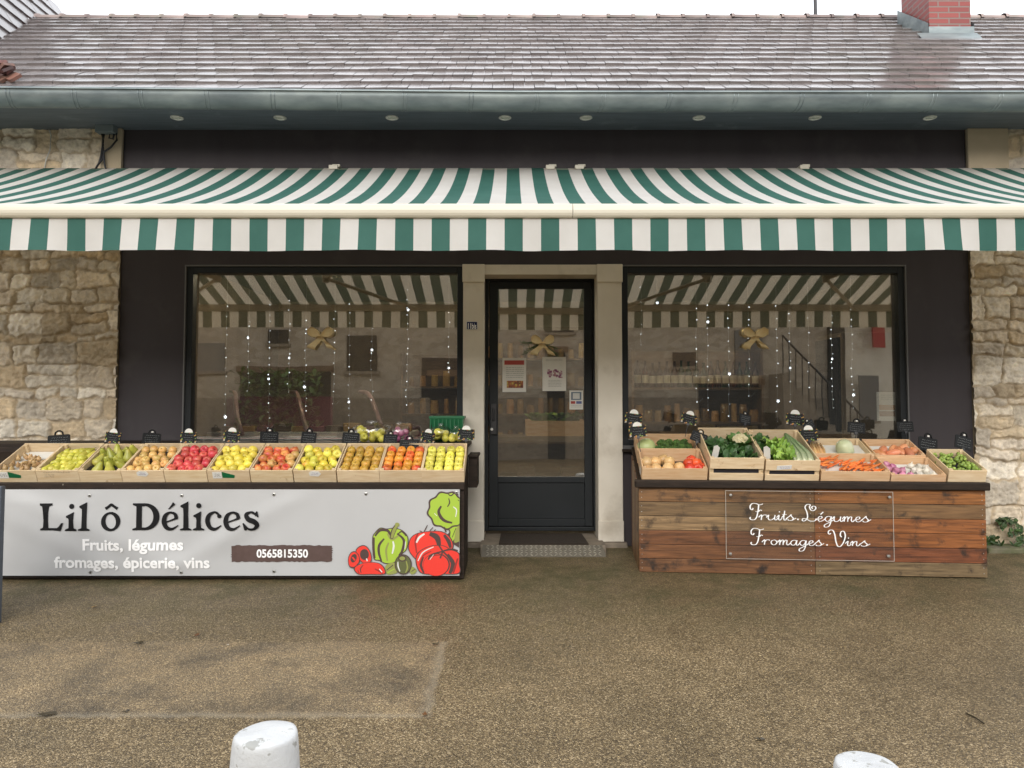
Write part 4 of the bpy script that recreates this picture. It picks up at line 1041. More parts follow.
def nib(m,pts,k=1.0,n=6):
    P=spl([(a,b_,0) for a,b_ in pts],n); q=[]
    for i,p in enumerate(P):
        t=P[min(i+1,len(P)-1)]-P[max(i-1,0)]; l=max(1e-6,math.hypot(t.x,t.y)); w=(.48+.85*max(0,abs(t.y)/l-.2))*k
        q.append((p.x,p.y,w,t.x/l,t.y/l))
    so[0]+=.00002; v=[]
    for s in (1,-1):
        for (x,y,w,tx,ty) in q:
            v.append(hit(x-ty*w/2*s,y+tx*w/2*s,SP,FN)+FN*(.0006+so[0]))
    k_=len(q); m.add(v,[(i,i+1,i+1+k_,i+k_) for i in range(k_-1)])
GL={'r':([[(-.15,.5),(.10,1.0),(.10,0)],[(.10,.45),(.26,.92),(.48,1.0),(.58,.86)]],.66),
'u':([[(-.1,.5),(.1,1),(.08,.4),(.2,.02),(.45,.08),(.66,.5),(.70,1)],[(.70,1),(.68,.3),(.80,0),(1,.4)]],.95),
'i':([[(-.1,.5),(.12,1),(.10,.3),(.22,0),(.42,.4)],[(.13,1.55),(.15,1.75)]],.42),
't':([[(-.05,.5),(.16,1.1),(.2,1.9)],[(.2,1.9),(.16,.4),(.28,0),(.48,.4)],[(-.02,1.15),(.40,1.15)]],.46),
's':([[(-.1,.3),(.2,.8),(.36,1.15),(.38,.85),(.58,.4),(.46,.02),(.18,0),(.08,.2)],[(.5,.03),(.85,.5)]],.72),
'e':([[(-.1,.3),(.2,.42),(.48,.7),(.38,1),(.18,.85),(.1,.45),(.22,.04),(.45,.03),(.75,.45)]],.70),
'g':([[(.62,.85),(.4,1.02),(.15,.8),(.08,.35),(.28,.0),(.52,.25),(.65,.95)],[(.66,1),(.62,-.2),(.45,-1.0),(.12,-1.15),(.05,-.75),(.4,-.3),(.92,.35)]],.84),
'm':([[(-.1,.5),(.1,1),(.1,0)],[(.1,.4),(.28,.95),(.42,.9),(.43,0)],[(.43,.4),(.62,.95),(.78,.9),(.77,.3),(.9,0),(1.1,.4)]],1.08),
'n':([[(-.1,.5),(.1,1),(.1,0)],[(.1,.4),(.3,.95),(.45,.9),(.44,.3),(.56,0),(.78,.4)]],.76),
'o':([[(.4,1),(.15,.85),(.08,.4),(.28,0),(.52,.15),(.62,.6),(.4,1),(.6,.78),(.84,.85)]],.80),
'a':([[(.62,.85),(.4,1.02),(.15,.8),(.08,.35),(.28,.0),(.5,.2),(.65,.95)],[(.66,1),(.62,.3),(.74,0),(.92,.4)]],.88)}
def dot(m,px,py):
    so[0]+=.00002; m.add([hit(a,b_,SP,FN)+FN*(.0006+so[0]) for a,b_ in ell(px,py,.85,.85,0,8)],[tuple(range(7,-1,-1))])
def script(m,s,x0,x1,b0,b1,xh):
    adv=sum(GL['e' if c in 'é' else c][1] for c in s); k=(x1-x0)/adv; x=0
    for c in s:
        g,a=GL['e' if c=='é' else c]
        for st in g:
            nib(m,[(x0+(x+u+.03*v)*k, b0+(b1-b0)*((x+u)/adv)-v*xh) for u,v in st])
        if c=='é': nib(m,[(x0+(x+.35)*k,b0-1.35*xh),(x0+(x+.62)*k,b0-1.85*xh)],1.3)
        x+=a
T4=lambda x,y:(720+x/9.6,485+y/9.6); T5=lambda x,y:(800+x/9.6,485+y/9.6)
m=MB()
for (dx,dy) in ((0,0),(9,240)):
    for st in ([(318,222),(308,238),(291,226),(291,198),(312,177),(345,178),(380,190),(412,181)],[(372,190),(366,240),(354,300),(335,330),(302,333),(287,318),(296,308)],[(340,254),(368,256),(384,240),(402,246)]): nib(m,[T4(a+dx,b_+dy) for a,b_ in st],1.15)
script(m,'ruits',760.1,794.6,519.8,520.4,5.0)
dot(m,*T4(748,330))
nib(m,[T5(*p) for p in ((122,228),(112,214),(125,203),(146,208),(150,228),(128,246),(105,240),(90,212),(98,190),(70,186),(48,212),(66,262),(72,310),(45,344),(22,340),(30,322),(60,326),(100,346),(140,344),(158,322))],1.1)
script(m,'égumes',816.7,869.5,521.2,522.0,5.0)
script(m,'romages',763.3,822.5,544.6,545.8,5.0)
dot(m,*T5(259,575))
nib(m,[T5(*p) for p in ((296,462),(282,472),(270,455),(284,434),(315,436),(334,480),(344,540),(362,585),(388,588),(418,548),(434,488),(420,445),(394,450),(386,482),(400,500))],1.15)
script(m,'ins',846.2,868.5,545.8,546.2,4.7)
m.build('script_lettering',MAT['inkwhite'],PS)

# right crates -----------------------------------------------------
def rcrate(pxa,pxb,y0,L,h,label,mat='crate',slats=0,zoff=0,tilt=TR):
    a=sx_(pxa); b_=sx_(pxb); w=b_-a-.004; 
    r,f=make_crate(w,L,h,MAT[mat],slats,label=label,group='vegetable crates on the right stand')
    M=RM@Matrix.Translation(((a+b_)/2,.042,zt0+.031))@Matrix.Rotation(tilt,4,'X')@Matrix.Translation((0,y0,zoff))
    setm(r,M); return r,f,M,w
PL='on the right stand'
CA=rcrate(642,708,.0,.335,.122,'front crate at the left end of the right stand, with pale squash and red tomatoes','crateR')
CB=rcrate(641.5,707.5,.35,.335,.10,'crate at the back left of the right stand, with pale cabbage and broccoli','crateR')
CC=rcrate(709.5,764,.0,.55,.205,'tall slatted crate of dark greens and cauliflower on the right stand',slats=1)
CD=rcrate(765.3,820,.0,.56,.187,'tall crate of lettuce and leeks, white tag on its front',slats=1)
CE=rcrate(821.5,891,.0,.29,.108,'wide low crate of carrots at the front of the right stand','crateR')
CF=rcrate(821.5,890.5,.31,.29,.10,'crate behind the carrots, holding salsify sticks and a pale fennel')
CG=rcrate(891.8,947.5,.0,.28,.085,'low front crate with purple onions and white garlic','crateR')
CH=rcrate(891.8,945,.295,.28,.105,'crate behind the onions, holding orange sweet potatoes','crateR')
CI=rcrate(949,987.5,.0,.345,.122,'rightmost crate, heaped with small green sprouts')
def filler(C,z,matn='liner',inset=.012):
    r,f,M,w=C[:4]
    m=MB(); m.box(-w/2+inset,w/2-inset,.012,C[4] if len(C)>4 else .26,.008,z); return m.build('tray_liner',MAT[matn],r,local=True)
for C_,z in ((CA,.054),(CB,.03),(CE,.056),(CF,.06),(CG,.04),(CH,.06)): filler(C_,z,'liner' if C_ in (CA,CB) else 'paper')
for C_,L_,z in ((CC,.53,.10),(CD,.54,.105),(CI,.33,.07)): filler((*C_,L_),z)
def pl(C,nm,key,prof,n,matn,pts,label,cat,group,sc=1.0,rot=None,def_=.12,free=1):
    me=get_mesh(key,nm,prof,n,matn,def_=def_)
    for p in pts:
        rr=rot() if rot else None
        place(nm,me,C[2]@Matrix.Translation((p[0],p[1],p[2]+DZ.get(id(C),0))),label,cat,group,sc*fr_.uniform(.94,1.06),rot=rr,free=free)
u=fr_.uniform
DZ={id(CA):.024,id(CF):.015,id(CB):0}
big=[(0,.05),(.02,.048),(.037,.038),(.048,.02),(.05,0),(.048,-.02),(.037,-.038),(.02,-.048),(0,-.05)]
pl(CA,'squash','squash',big,18,'skin_squash',[(-.19,.05,.055),(-.19,.15,.07),(-.125,.07,.055),(-.12,.16,.07),(-.04,.06,.06),(-.02,.15,.075),(.045,.09,.058),(-.055,.22,.06)],'pale peach squash, in the front left crate of the right stand','squash','squashes in the front left crate',.85)
pl(CA,'tomato','tomato',ap,16,'skin_tomato',[(.12,.06,.06),(.18,.06,.055),(.12,.13,.072),(.175,.13,.07),(.15,.2,.06),(.205,.10,.05)],'bright red tomato, beside the pale squashes','tomato','tomatoes beside the squashes',1.2)
pl(CB,'cabbage','cabbage',big,20,'skin_cabbage',[(-.155,.11,.075)],'pale green round cabbage, back left of the right stand','cabbage',None,1.55,def_=.12,rot=lambda:(0,0,0))
# leafy helper
def leaf_mb(m,c,d,up,L,w,seed,curl=.3,n=4):
    d=d.normalized(); s=d.cross(up).normalized(); vs=[]
    rl=random.Random(seed); 
    for i in range(n+1):
        t=i/n; p=c+d*L*t+up*(curl*L*(t-t*t*1.4)); ww=w*math.sin(math.pi*min(.97,.12+.85*t))**.8
        wv=up*(.25*w*math.sin(t*9+seed))
        vs+= [p-s*ww+up*.3*ww+wv,p,p+s*ww+up*.3*ww-wv]
    fs=[]
    for i in range(n): fs+=[(i*3,i*3+1,i*3+4,i*3+3),(i*3+1,i*3+2,i*3+5,i*3+4)]
    m.add(vs,fs)
def floret(m,c,r,rnd,nn=26):
    for k in range(nn):
        a=rnd.uniform(0,6.28); ph=rnd.uniform(0,1.25); d=Vector((math.sin(ph)*math.cos(a),math.sin(ph)*math.sin(a),math.cos(ph)))
        rr=r*.24; 
        m.lathe([(0,rr),(rr*.7,rr*.7),(rr,0),(rr*.7,-rr*.7),(0,-rr)],6,Matrix.Translation(c+d*r*.85))
    m.lathe([(0,r*.8),(r*.6,r*.55),(r*.8,0),(r*.3,-r*.6),(r*.25,-r)],10,Matrix.Translation(c))
rv=random.Random(8)
for k,(x,y) in enumerate(((-.06,.07),(0,.10),(.055,.06),(.11,.09),(.165,.07),(-.03,.18),(.03,.19),(.09,.18),(.15,.19))):
    m=MB(); floret(m,Vector((0,0,.0)),.042,rv); leaf_mb(m,Vector((0,0,-.01)),Vector((rv.uniform(-1,1),-1,.6)),Vector((0,0,1)),.08,.02,k)
    o=m.build('broccoli',MAT['leafg'],None,local=True); setm(o,CB[2]@Matrix.Translation((x,y,.075))); tag(o,'dark green broccoli head beside the pale cabbage','broccoli','broccoli heads beside the cabbage')
def greens(C,x0,x1,y0,y1,z,n,L,w,matn,name,label,cat,seed,dirf=None,heads=1,group=None):
    rg=random.Random(seed)
    for h in range(heads):
        m=MB(); xa=x0+(x1-x0)*h/heads; xb=x0+(x1-x0)*(h+1)/heads; cx=(xa+xb)/2; cy=(y0+y1)/2
        for k in range(n):
            c=Vector((rg.uniform(xa,xb)-cx,rg.uniform(y0,y1)-cy,rg.uniform(-.02,.02)))
            d=dirf(rg) if dirf else Vector((c.x*6+rg.uniform(-.6,.6),rg.uniform(-1,.5),rg.uniform(.2,1)))
            leaf_mb(m,c,d,Vector((0,-.2,1)).normalized(),L*rg.uniform(.7,1.2),w*rg.uniform(.7,1.2),rg.random()*9,rg.uniform(-.1,.5))
        o=m.build(name,MAT[matn],None,local=True); setm(o,C[2]@Matrix.Translation((cx,cy,z))); tag(o,label,cat,group)
greens(CC,-.14,.13,.05,.42,.125,85,.075,.028,'leafdark','leafy_greens','bunch of dark leafy greens, left in the tall slatted crate','greens',1,heads=2,group='bunches of dark greens in the tall slatted crate')
m=MB(); m.col=(1,1,1); floret(m,Vector((0,0,0)),.068,rv,46); o=m.build('cauliflower',MAT['skin_cauliflower'],None,local=True); setm(o,CC[2]@Matrix.Translation((.10,.36,.165))); tag(o,'cream cauliflower head with green leaves, in the tall slatted crate','cauliflower')
m=MB(); 
for k in range(12):
    a=k*.52; leaf_mb(m,Vector((.03*math.cos(a),.03*math.sin(a),-.05)),Vector((math.cos(a),math.sin(a),1.3)),Vector((-math.cos(a)*.5,-math.sin(a)*.5,1)).normalized(),.13,.035,k,.1)
l_=m.build('leaves',MAT['leafg'],o,local=True)
greens(CD,-.15,-.09,.1,.5,.13,26,.07,.025,'leafdark','leafy_greens','dark green leafy bunch, left of the bright lettuce','greens',5)
greens(CD,-.10,.02,.05,.42,.125,90,.085,.022,'leaflight','lettuce','bright yellow green curly lettuce between the greens and the leeks','lettuce',6,dirf=lambda r:Vector((r.uniform(-.5,.5),r.uniform(-.8,.4),r.uniform(.4,1))),heads=2,group='bright curly lettuces in the tall crate')
for k in range(7):
    m=MB(); y0_,y1_=.04,.50; x=.035+k*.020; bend=.02*(k-3)
    pts=[(x-.035+.0*k,0,0),(x-.02,.12,.01),(x-.03-bend*.3,.30,.015),(x-.05-bend,.46,.02)]
    q=spl(pts,4); m.tube(q,[.013]*len(q),8,color=(.6,.6,.5))
    for i in range(len(q)-1):
        t=i/(len(q)-1); t=t**.45; c_=(.68*(1-t)+.05*t,.70*(1-t)+.15*t,.50*(1-t)+.03*t)
        for z_ in range(8): m.c[i*8+z_]=c_
    o=m.build('leek',MAT['leeks'],None,local=True,smooth=True); setm(o,CD[2]@Matrix.Translation((.03,.03,.152+.012*(k%2)))); tag(o,'slim leek, white end forward, at the right of the lettuce crate','leek','leeks beside the lettuce')
carr=get_mesh('carrot','carrot',car,10,'skin_carrot',def_=.05)
for k in range(64):
    x=u(-.21,.21); y=.02+.15*((k*11)%64)/64; z=.070+.011*((k//16))+u(-.004,.006)
    if x<-.05: z+=.012; y+=.05
    place('carrot',carr,CE[2]@Matrix.Translation((x,y+.03,z)),'orange carrot, heaped in the wide low front crate','carrot','carrots in the wide low crate',u(.55,.72),rot=(R(90)+u(-.25,.25),u(-.3,.3),u(-1.3,-.5)))
for k in range(8):
    m=MB(); m.col=(1,1,1); m.tube([(0,0,0),(.02,.10,.003),(.03,.22,.0)],[.008,.010,.006],7); o=m.build('salsify_root',MAT['skin_squash'],None,local=True,smooth=True)
    setm(o,CF[2]@Matrix.Translation((-.20+k*.014,.03,.07+.008*(k%3)))); tag(o,'thin beige salsify root, back crate behind the carrots','root vegetable','salsify roots behind the carrots')
pl(CF,'fennel','fennel',big,18,'skin_fennel',[(.06,.09,.095)],'pale green fennel bulb, behind the carrots','fennel',None,1.25,def_=.25,rot=lambda:(0,0,0))
me=shape_mesh('onion_bulb',[(0,.036),(.003,.034),(.006,.026),(.022,.016),(.030,0),(.026,-.016),(.012,-.026),(0,-.027)],16,MAT['skin_onion'],.03)
for p in ((-.15,.04,.045),(-.09,.04,.045),(-.12,.09,.06),(-.16,.12,.055),(-.07,.10,.055),(-.12,.15,.06),(-.15,.19,.06),(-.03,.05,.04)):
    place('onion',me,CG[2]@Matrix.Translation((p[0],p[1],p[2]+.010)),'purple onion, left in the low front crate','onion','purple onions in the low crate',.95,rot=(u(-1.2,.8),u(-.8,.8),u(0,6)))
me=shape_mesh('garlic_bulb',[(0,.036),(.003,.034),(.005,.022),(.02,.014),(.028,0),(.025,-.014),(.010,-.020),(0,-.019)],16,MAT['skin_garlic'],.12)
for p in ((.03,.05,.045),(.08,.04,.042),(.13,.05,.042),(.05,.10,.055),(.10,.11,.055),(.02,.12,.05),(.07,.16,.06),(.12,.16,.05),(.03,.19,.05)):
    place('garlic',me,CG[2]@Matrix.Translation((p[0],p[1],p[2]+.010)),'white garlic bulb, beside the purple onions','garlic','garlic bulbs beside the onions',.95,rot=(u(-.9,.6),u(-.8,.8),u(0,6)))
swp=[(0,.06),(.012,.052),(.026,.03),(.031,0),(.028,-.03),(.014,-.055),(0,-.06)]
for k,p in enumerate(((-.13,.05,.065),(-.09,.10,.075),(-.03,.06,.065),(.03,.09,.07),(.09,.06,.066),(.13,.10,.07),(.0,.14,.06),(.08,.16,.06))):
    place('sweet_potato',get_mesh('sp','sweet_potato',swp,14,'skin_sweetpotato',def_=.15),CH[2]@Matrix.Translation((p[0],p[1],p[2]+.022)),'orange sweet potato, in the back crate near the right end','sweet potato','sweet potatoes in the back crate',1.0,rot=(R(90)+u(-.4,.4),u(-.3,.3),u(-1.4,1.4)))
spr=get_mesh('sprout','brussels_sprout',sph,10,'skin_sprout',def_=.25)
for k in range(104):
    x=u(-.12,.12); y=.02+.30*((k*11)%104)/104; z=.09+(.020 if k>60 else 0)*(1-abs(x)/.2)+u(-.004,.006)
    place('brussels_sprout',spr,CI[2]@Matrix.Translation((x,y,z)),'small green sprout, heaped in the rightmost crate','sprout','sprouts in the rightmost crate',u(.40,.48))
# paper tags on the right crates
for (C,x,y,z,w_,h_,rt,lb) in ((CC,-.15,-.0,.14,.05,.11,.3,'tall white folded price tag at the left of the slatted crate'),(CD,-.165,.0,.135,.045,.11,-.25,'tall white folded price tag at the left of the lettuce crate')):
    m=MB(); m.prism([(-w_/2,0),(w_/2,.008),(w_/2,h_*.8),(0,h_),(-w_/2,h_*.9)],-.001,.001); o=m.build('paper_tag',MAT['paper'],None,local=True)
    setm(o,C[2]@Matrix.Translation((x,y+.06,z+.03))@Euler((.1,rt*.4,rt)).to_matrix().to_4x4()); tag(o,lb,'price tag')
m=MB(); m.prism([(-.055,0),(.05,.008),(.052,.038),(-.05,.032)],-.0125,-.0095); m.build('paper_label',MAT['paper'],CD[1],local=True).location=(-.06,0,.115)
m=MB(); chalk(m,.08,.02,-.0132,2,fr_,-.06,.134); m.build('print_marks',M_('violet_ink',(.2,.15,.4)),CD[1],local=True)
m=MB(); m.prism([(-.03,0),(.02,.002),(.02,.05),(-.03,.045)],-.001,.001); o=m.build('paper_label',MAT['paper'],CA[0],local=True); o.location=(-CA[3]/2-.003,.12,.02); o.rotation_euler=(0,0,R(90))

# ================================================================ price signs
SG=[]
def sign_proto(kind):
    r=empty('price_sign',(0,0,0),0,'x','price sign')
    m=MB(); w,h=.072,.046
    if kind=='A':
        m.prism([(-w,0),(w,0),(w,2*h),(-w,2*h)],-.003,.003); 
        m.build('board',MAT['slate'],r,local=True,bevel=.002)
        m=MB(); pts=[(-.036,2*h-.004)]+[(.036*math.cos(math.pi*(1-k/10)),2*h-.003+.034*math.sin(math.pi*(k/10))) for k in range(11)]+[(.036,2*h-.004)]
        m.prism(pts,-.0055,-.0035); m.build('white_header',MAT['white'],r,local=True)
        m=MB(); rn=random.Random(3)
        for k in range(26):
            side=rn.choice([0,1,2,3]); x,z=(rn.uniform(-w,w),rn.uniform(0,.014)) if side==0 else (-w+rn.uniform(0,.018),rn.uniform(0,2*h)) if side==1 else (w-rn.uniform(0,.018),rn.uniform(0,2*h)) if side==2 else (rn.uniform(-w,w),2*h-rn.uniform(0,.006))
            s=rn.uniform(.004,.009); c_=rn.choice([(.35,.05,.03),(.08,.22,.04),(.5,.28,.06),(.45,.42,.36),(.2,.3,.08)])
            m.add([(max(-w,x-s),-.0036-.00001*k,max(0,z-s)),(min(w,x+s),-.0036-.00001*k,max(0,z-s*.5)),(min(w,x+s*.6),-.0036-.00001*k,min(2*h,z+s)),(max(-w,x-s*.7),-.0036-.00001*k,min(2*h,z+s*.8))],[(0,1,2,3)],color=c_)
        m.build('printed_border',MAT['print'],r,local=True)
        m=MB(); chalk(m,.09,.06,-.0045,3,random.Random(5),0,h); m.build('chalk_writing',MAT['chalk'],r,local=True)
    else:
        m.prism([(-w,0),(w,0),(w,2*h-.006),(w-.01,2*h),(-w+.01,2*h),(-w,2*h-.006)],-.003,.003); m.build('board',MAT['slate'],r,local=True,bevel=.002)
        m=MB(); m.tube([(-.026,0,2*h-.002),(-.022,0,2*h+.017),(-.008,0,2*h+.027),(.008,0,2*h+.027),(.022,0,2*h+.017),(.026,0,2*h-.002)],.006,6); m.build('loop',MAT['slate'],r,local=True,smooth=True)
        m=MB(); m.prism([(-.008,2*h+.004),(.010,2*h+.006),(.008,2*h+.016),(-.006,2*h+.017)],-.004,-.002); m.build('clip',MAT['white'],r,local=True)
        m=MB(); chalk(m,.11,.07,-.0045,4,random.Random(9),0,h); m.build('chalk_writing',MAT['chalk'],r,local=True)
    m=MB(); m.tube([(0,.004,.01),(0,.004,-.12)],.003,6); m.box(-.012,.012,-.004,.014,-.012,.012); m.build('spike',MAT['black'],r,local=True)
    return r
protos={'A':sign_proto('A'),'B':sign_proto('B')}; used={'A':False,'B':False}
LS=[(59,448,'B',12,-4,1.1),(112,443,'A',-8,4,.9),(151,444,'B',30,5,.9),(188,443,'A',-6,0,.9),(231,442,'A',-4,4,.9),(269,443,'B',25,3,.95),(308,444,'B',-25,2,1.0),(350,444,'B',-10,3,.95),(390,444,'B',-15,0,.8),(427,442,'A',-22,6,.82),(409,452,'B',4,1,1.0),(466,440,'A',6,2,.9)]
def put_sign(px,py,kind,yaw,roll,s,Y,label,grp):
    o=protos[kind] if not used[kind] else copy_tree(protos[kind]); used[kind]=True
    o['label']=label; o['group']=grp; c=at(px,py,Y)
    setm(o,Matrix.Translation(c)@Euler((R(-8),R(roll),R(yaw))).to_matrix().to_4x4()@Matrix.Scale(s,4))
kd={'A':'black price sign with white header','B':'plain black chalk sign with loop'}
for i,(px,py,k,yaw,roll,s) in enumerate(LS):
    lab=kd[k]+', %s from the left above the left stand'%ORD[i if i<9 else {9:10,10:9,11:11}[i]-0] if i<11 else 'black price sign with white header, last on the left stand beside the pillar'
    put_sign(px,py,k,yaw,roll,s,-.565 if i!=10 else -.72,lab,'price signs on the left stand')
RS_=[(633,424,'A',-8,6,.95,-.30,'beside the door end, upper of two'),(638.5,437,'A',-4,-6,.95,-.50,'beside the door end, lower of two'),(688,424,'A',-4,14,.88,-.28,'above the broccoli crate'),(697,442,'B',-10,22,.85,-.46,'leaning over the right end of the broccoli crate'),
(745,424,'B',28,10,.85,-.25,'behind the slatted crate'),(795,425,'A',-4,3,1.0,-.24,'above the leeks'),(809.5,441,'A',0,-3,1.0,-.40,'lower, right of the leeks'),(811,430,'B',30,-25,.8,-.30,'half hidden behind the sign right of the leeks'),(856,433,'B',-6,6,.95,-.26,'above the fennel'),(906,432,'B',0,-2,.92,-.24,'above the sweet potatoes'),
(927.5,451,'B',8,10,1.15,-.42,'tilted, between the sweet potatoes and the sprouts'),(963,449,'B',12,14,1.1,-.42,'above the sprouts, at the far right')]
for (px,py,k,yaw,roll,s,Y,lb) in RS_:
    put_sign(px,py,k,yaw,roll,s,Y-.02,(kd[k]+', '+lb),'price signs on the right stand')
# ================================================================ window decorations
def bow(px,py,s,Y,label):
    c=at(px,py,Y); r=empty('ribbon_bow',c,0,label,'bow','gold bows hanging in the shop front')
    m=MB(); 
    for sd in (-1,1):
        for (dy,off) in ((0,0),):
            pts=spl([(0,0,0),(sd*.30,0,.50),(sd*.80,0,.66),(sd*1.0,0,.36),(sd*.85,0,-.02),(sd*.35,0,-.10),(0,0,0)],5)
            q=[p*s for p in pts]; v=[]
            for i,p in enumerate(q):
                w=.022+.018*math.sin(math.pi*i/(len(q)-1)); v+= [p+Vector((0,-w,0.006*math.sin(i))),p+Vector((0,w,-.004))]
            m.add(v,[(2*i,2*i+1,2*i+3,2*i+2) for i in range(len(q)-1)])
            for (w0,zz) in ((.5,.50),):
                # face of the loop
                mid=Vector((sd*.55*s,-.01,.2*s)); k0=len(q)
                m.add([mid]+[p+Vector((0,-.02,0)) for p in q],[(0,i,i+1) for i in range(1,k0)])
    m.build('loops',MAT['gold'],r,local=True,smooth=True)
    for sd in (-1,1):
        m=MB(); pts=spl([(0,-.01,0),(sd*.25,-.02,-.4),(sd*.62,-.03,-.72),(sd*.8,-.01,-1.02)],5); q=[p*s for p in pts]; v=[]
        for i,p in enumerate(q):
            w=s*(.16+.20*i/len(q)); v+=[p+Vector((-w,0.01*math.sin(i*.9),w*.3)),p+Vector((w,-.01,-w*.3))]
        m.add(v,[(2*i,2*i+1,2*i+3,2*i+2) for i in range(len(q)-1)]); m.build('tail',MAT['gold'],r,local=True,smooth=True)
    m=MB(); m.lathe([(0,.13*s),(.1*s,.1*s),(.14*s,0),(.1*s,-.1*s),(0,-.13*s)],10); m.build('knot',MAT['gold'],r,local=True,smooth=True)
bow(321,336,.108,.045,'gold ribbon bow hanging in the middle of the left window')
bow(755,336,.104,.045,'gold ribbon bow hanging in the middle of the right window')
bow(542.5,343,.10,YD+.005,'gold ribbon bow hanging on the glass door')
# fir twigs behind the door bow
m=MB(); rt_=random.Random(3); c=at(542,345,YD+.015)
for sd in (-1,1):
    for k in range(5):
        e=c+Vector((sd*rt_.uniform(.08,.2),.01,rt_.uniform(-.10,.03))); m.tube([c,(c+e)/2+Vector((0,0,.01)),e],.0025,4)
        for j in range(12):
            p=c.lerp(e,(j+1)/12); d=Vector((sd*.5,0,rt_.uniform(-1,1))).normalized()*.025; m.tube([p,p+d],.0014,3)
o=m.build('fir_sprig',MAT['leafdark'],None); tag(o,'dark fir twigs behind the bow on the door','twigs')

ledm=MB(); ledm.lathe([(0,.0065),(.005,.004),(.0065,0),(.005,-.004),(0,-.0065)],6)
led_o=ledm.build('bulb',MAT['led'],None,local=True); LEDME=led_o.data; bpy.data.objects.remove(led_o)
sm=MB(); pts=[]
for k in range(10):
    a=math.pi/2+math.pi*k/5; rr=.021 if k%2==0 else .008; pts.append((rr*math.cos(a),rr*math.sin(a)))
sm.prism(pts,-.002,.002); so_=sm.build('star',MAT['led'],None,local=True); STARME=so_.data; bpy.data.objects.remove(so_)
def light_string(px,py0,py1,n,stars,Y,label,seed,grp,z0):
    rr=random.Random(seed); top=at(px,py0,Y); top.z=z0; bot=at(px,py1,Y); r=empty('light_string',(top.x,Y,z0),0,label,'fairy lights',grp)
    L=z0-bot.z; K=24; pts=[]; end=top+Vector((0,0,-L))
    for i in range(K+1):
        t=i/K; pts.append(Vector((.012*noise.noise(Vector((t*5,seed,0)))*(.3+t),.0,-L*t)))
    if seed%3==0: pts+= [pts[-1]+Vector((.02,0,.0)),pts[-1]+Vector((.05,0,.03))]
    m=MB(); m.tube(pts,.0010,4); m.build('wire',MAT['wire'],r,local=True)
    zs_=at(px,py0,Y).z
    n=int(n*1.7)
    for k in range(n):
        zz=zs_+(bot.z-zs_)*((k+rr.uniform(-.25,.25))/max(1,n-1)); zz=max(bot.z,min(z0-.02,zz)); t=(z0-zz)/L
        p=pts[min(K,max(0,int(t*K)))]
        o=bpy.data.objects.new('bulb',LEDME); col.objects.link(o); o.parent=r; o.location=(p.x+rr.uniform(-.008,.008),-.004,zz-z0); o.scale=(rr.uniform(.3,.68),)*3
    for sp in stars:
        zz=at(px,sp,Y).z; o=bpy.data.objects.new('star',STARME); col.objects.link(o); o.parent=r; o.location=(pts[12].x,-.008,zz-z0); o.rotation_euler=(0,rr.uniform(0,1),0); o.scale=(rr.uniform(.55,.8),)*3
LWs=[(227,308,425,8,[417]),(249,320,391,6,[338]),(270,306,428,9,[379]),(290,302,392,6,[358]),(306,320,412,8,[387]),(335,310,404,6,[]),(350,305,428,8,[402]),(372,330,402,5,[350]),(408,290,405,9,[310]),(449,312,372,4,[368])]
for i,(px,a,b_,n,st) in enumerate(LWs):
    light_string(px,a,b_,n,st,.17+.02*(i%3),'string of tiny white lights, %s from the left in the left window'%ORD[i],i+1,'light strings in the left window',WT-.08)
RWs=[(641,290,345,4,[]),(657,303,304,1,[303]),(696,308,402,5,[]),(707,305,410,7,[322]),(728,305,418,7,[374]),(748,308,396,6,[]),(776,305,423,7,[401]),(789,313,402,6,[368]),(808,320,388,4,[]),(831,316,408,8,[359]),(851,310,408,8,[395])]
for i,(px,a,b_,n,st) in enumerate(RWs):
    light_string(px,a,b_,n,st,.17+.02*(i%3),'string of tiny white lights, %s from the left in the right window'%ORD[i],i+31,'light strings in the right window',WT-.08)
# posters ------------------------------------------------------------
def poster(name,px0,py0,px1,py1,Y,label,parts,cat='poster'):
    a=at(px0,py1,Y); b_=at(px1,py0,Y); r=empty(name,((a.x+b_.x)/2,Y,a.z),0,label,cat)
    m=MB(); m.box(a.x,b_.x,Y-.0008,Y+.0008,a.z,b_.z); m.build('sheet',MAT['paper'],r)
    m=MB(); W=b_.x-a.x; Hh=b_.z-a.z
    for i,(u0,v0,u1,v1,c) in enumerate(parts):
        m.add([(a.x+W*u0,Y-.0012-.00003*i,b_.z-Hh*v1),(a.x+W*u1,Y-.0012-.00003*i,b_.z-Hh*v1),(a.x+W*u1,Y-.0012-.00003*i,b_.z-Hh*v0),(a.x+W*u0,Y-.0012-.00003*i,b_.z-Hh*v0)],[(0,1,2,3)],color=c)
    m.build('print',MAT['print'],r)
rp=random.Random(12); GY=(.45,.45,.42); RDp=(.40,.06,.05)
def lines(u0,u1,v0,v1,n,c=GY):
    out=[]
    for k in range(n):
        v=v0+(v1-v0)*k/n; x=u0
        while x<u1: 
            l=rp.uniform(.04,.14); out.append((x,v,min(u1,x+l),v+(v1-v0)/n*.42,c)); x+=l+.025
    return out
def blobs(u0,u1,v0,v1,n,cs):
    out=[]
    for k in range(n):
        u_=rp.uniform(u0,u1); v=rp.uniform(v0,v1); s=rp.uniform(.02,.05); out.append((max(u0,u_-s),max(v0,v-s*.8),min(u1,u_+s),min(v1,v+s*.8),rp.choice(cs)))
    return out
YP=YD+.024
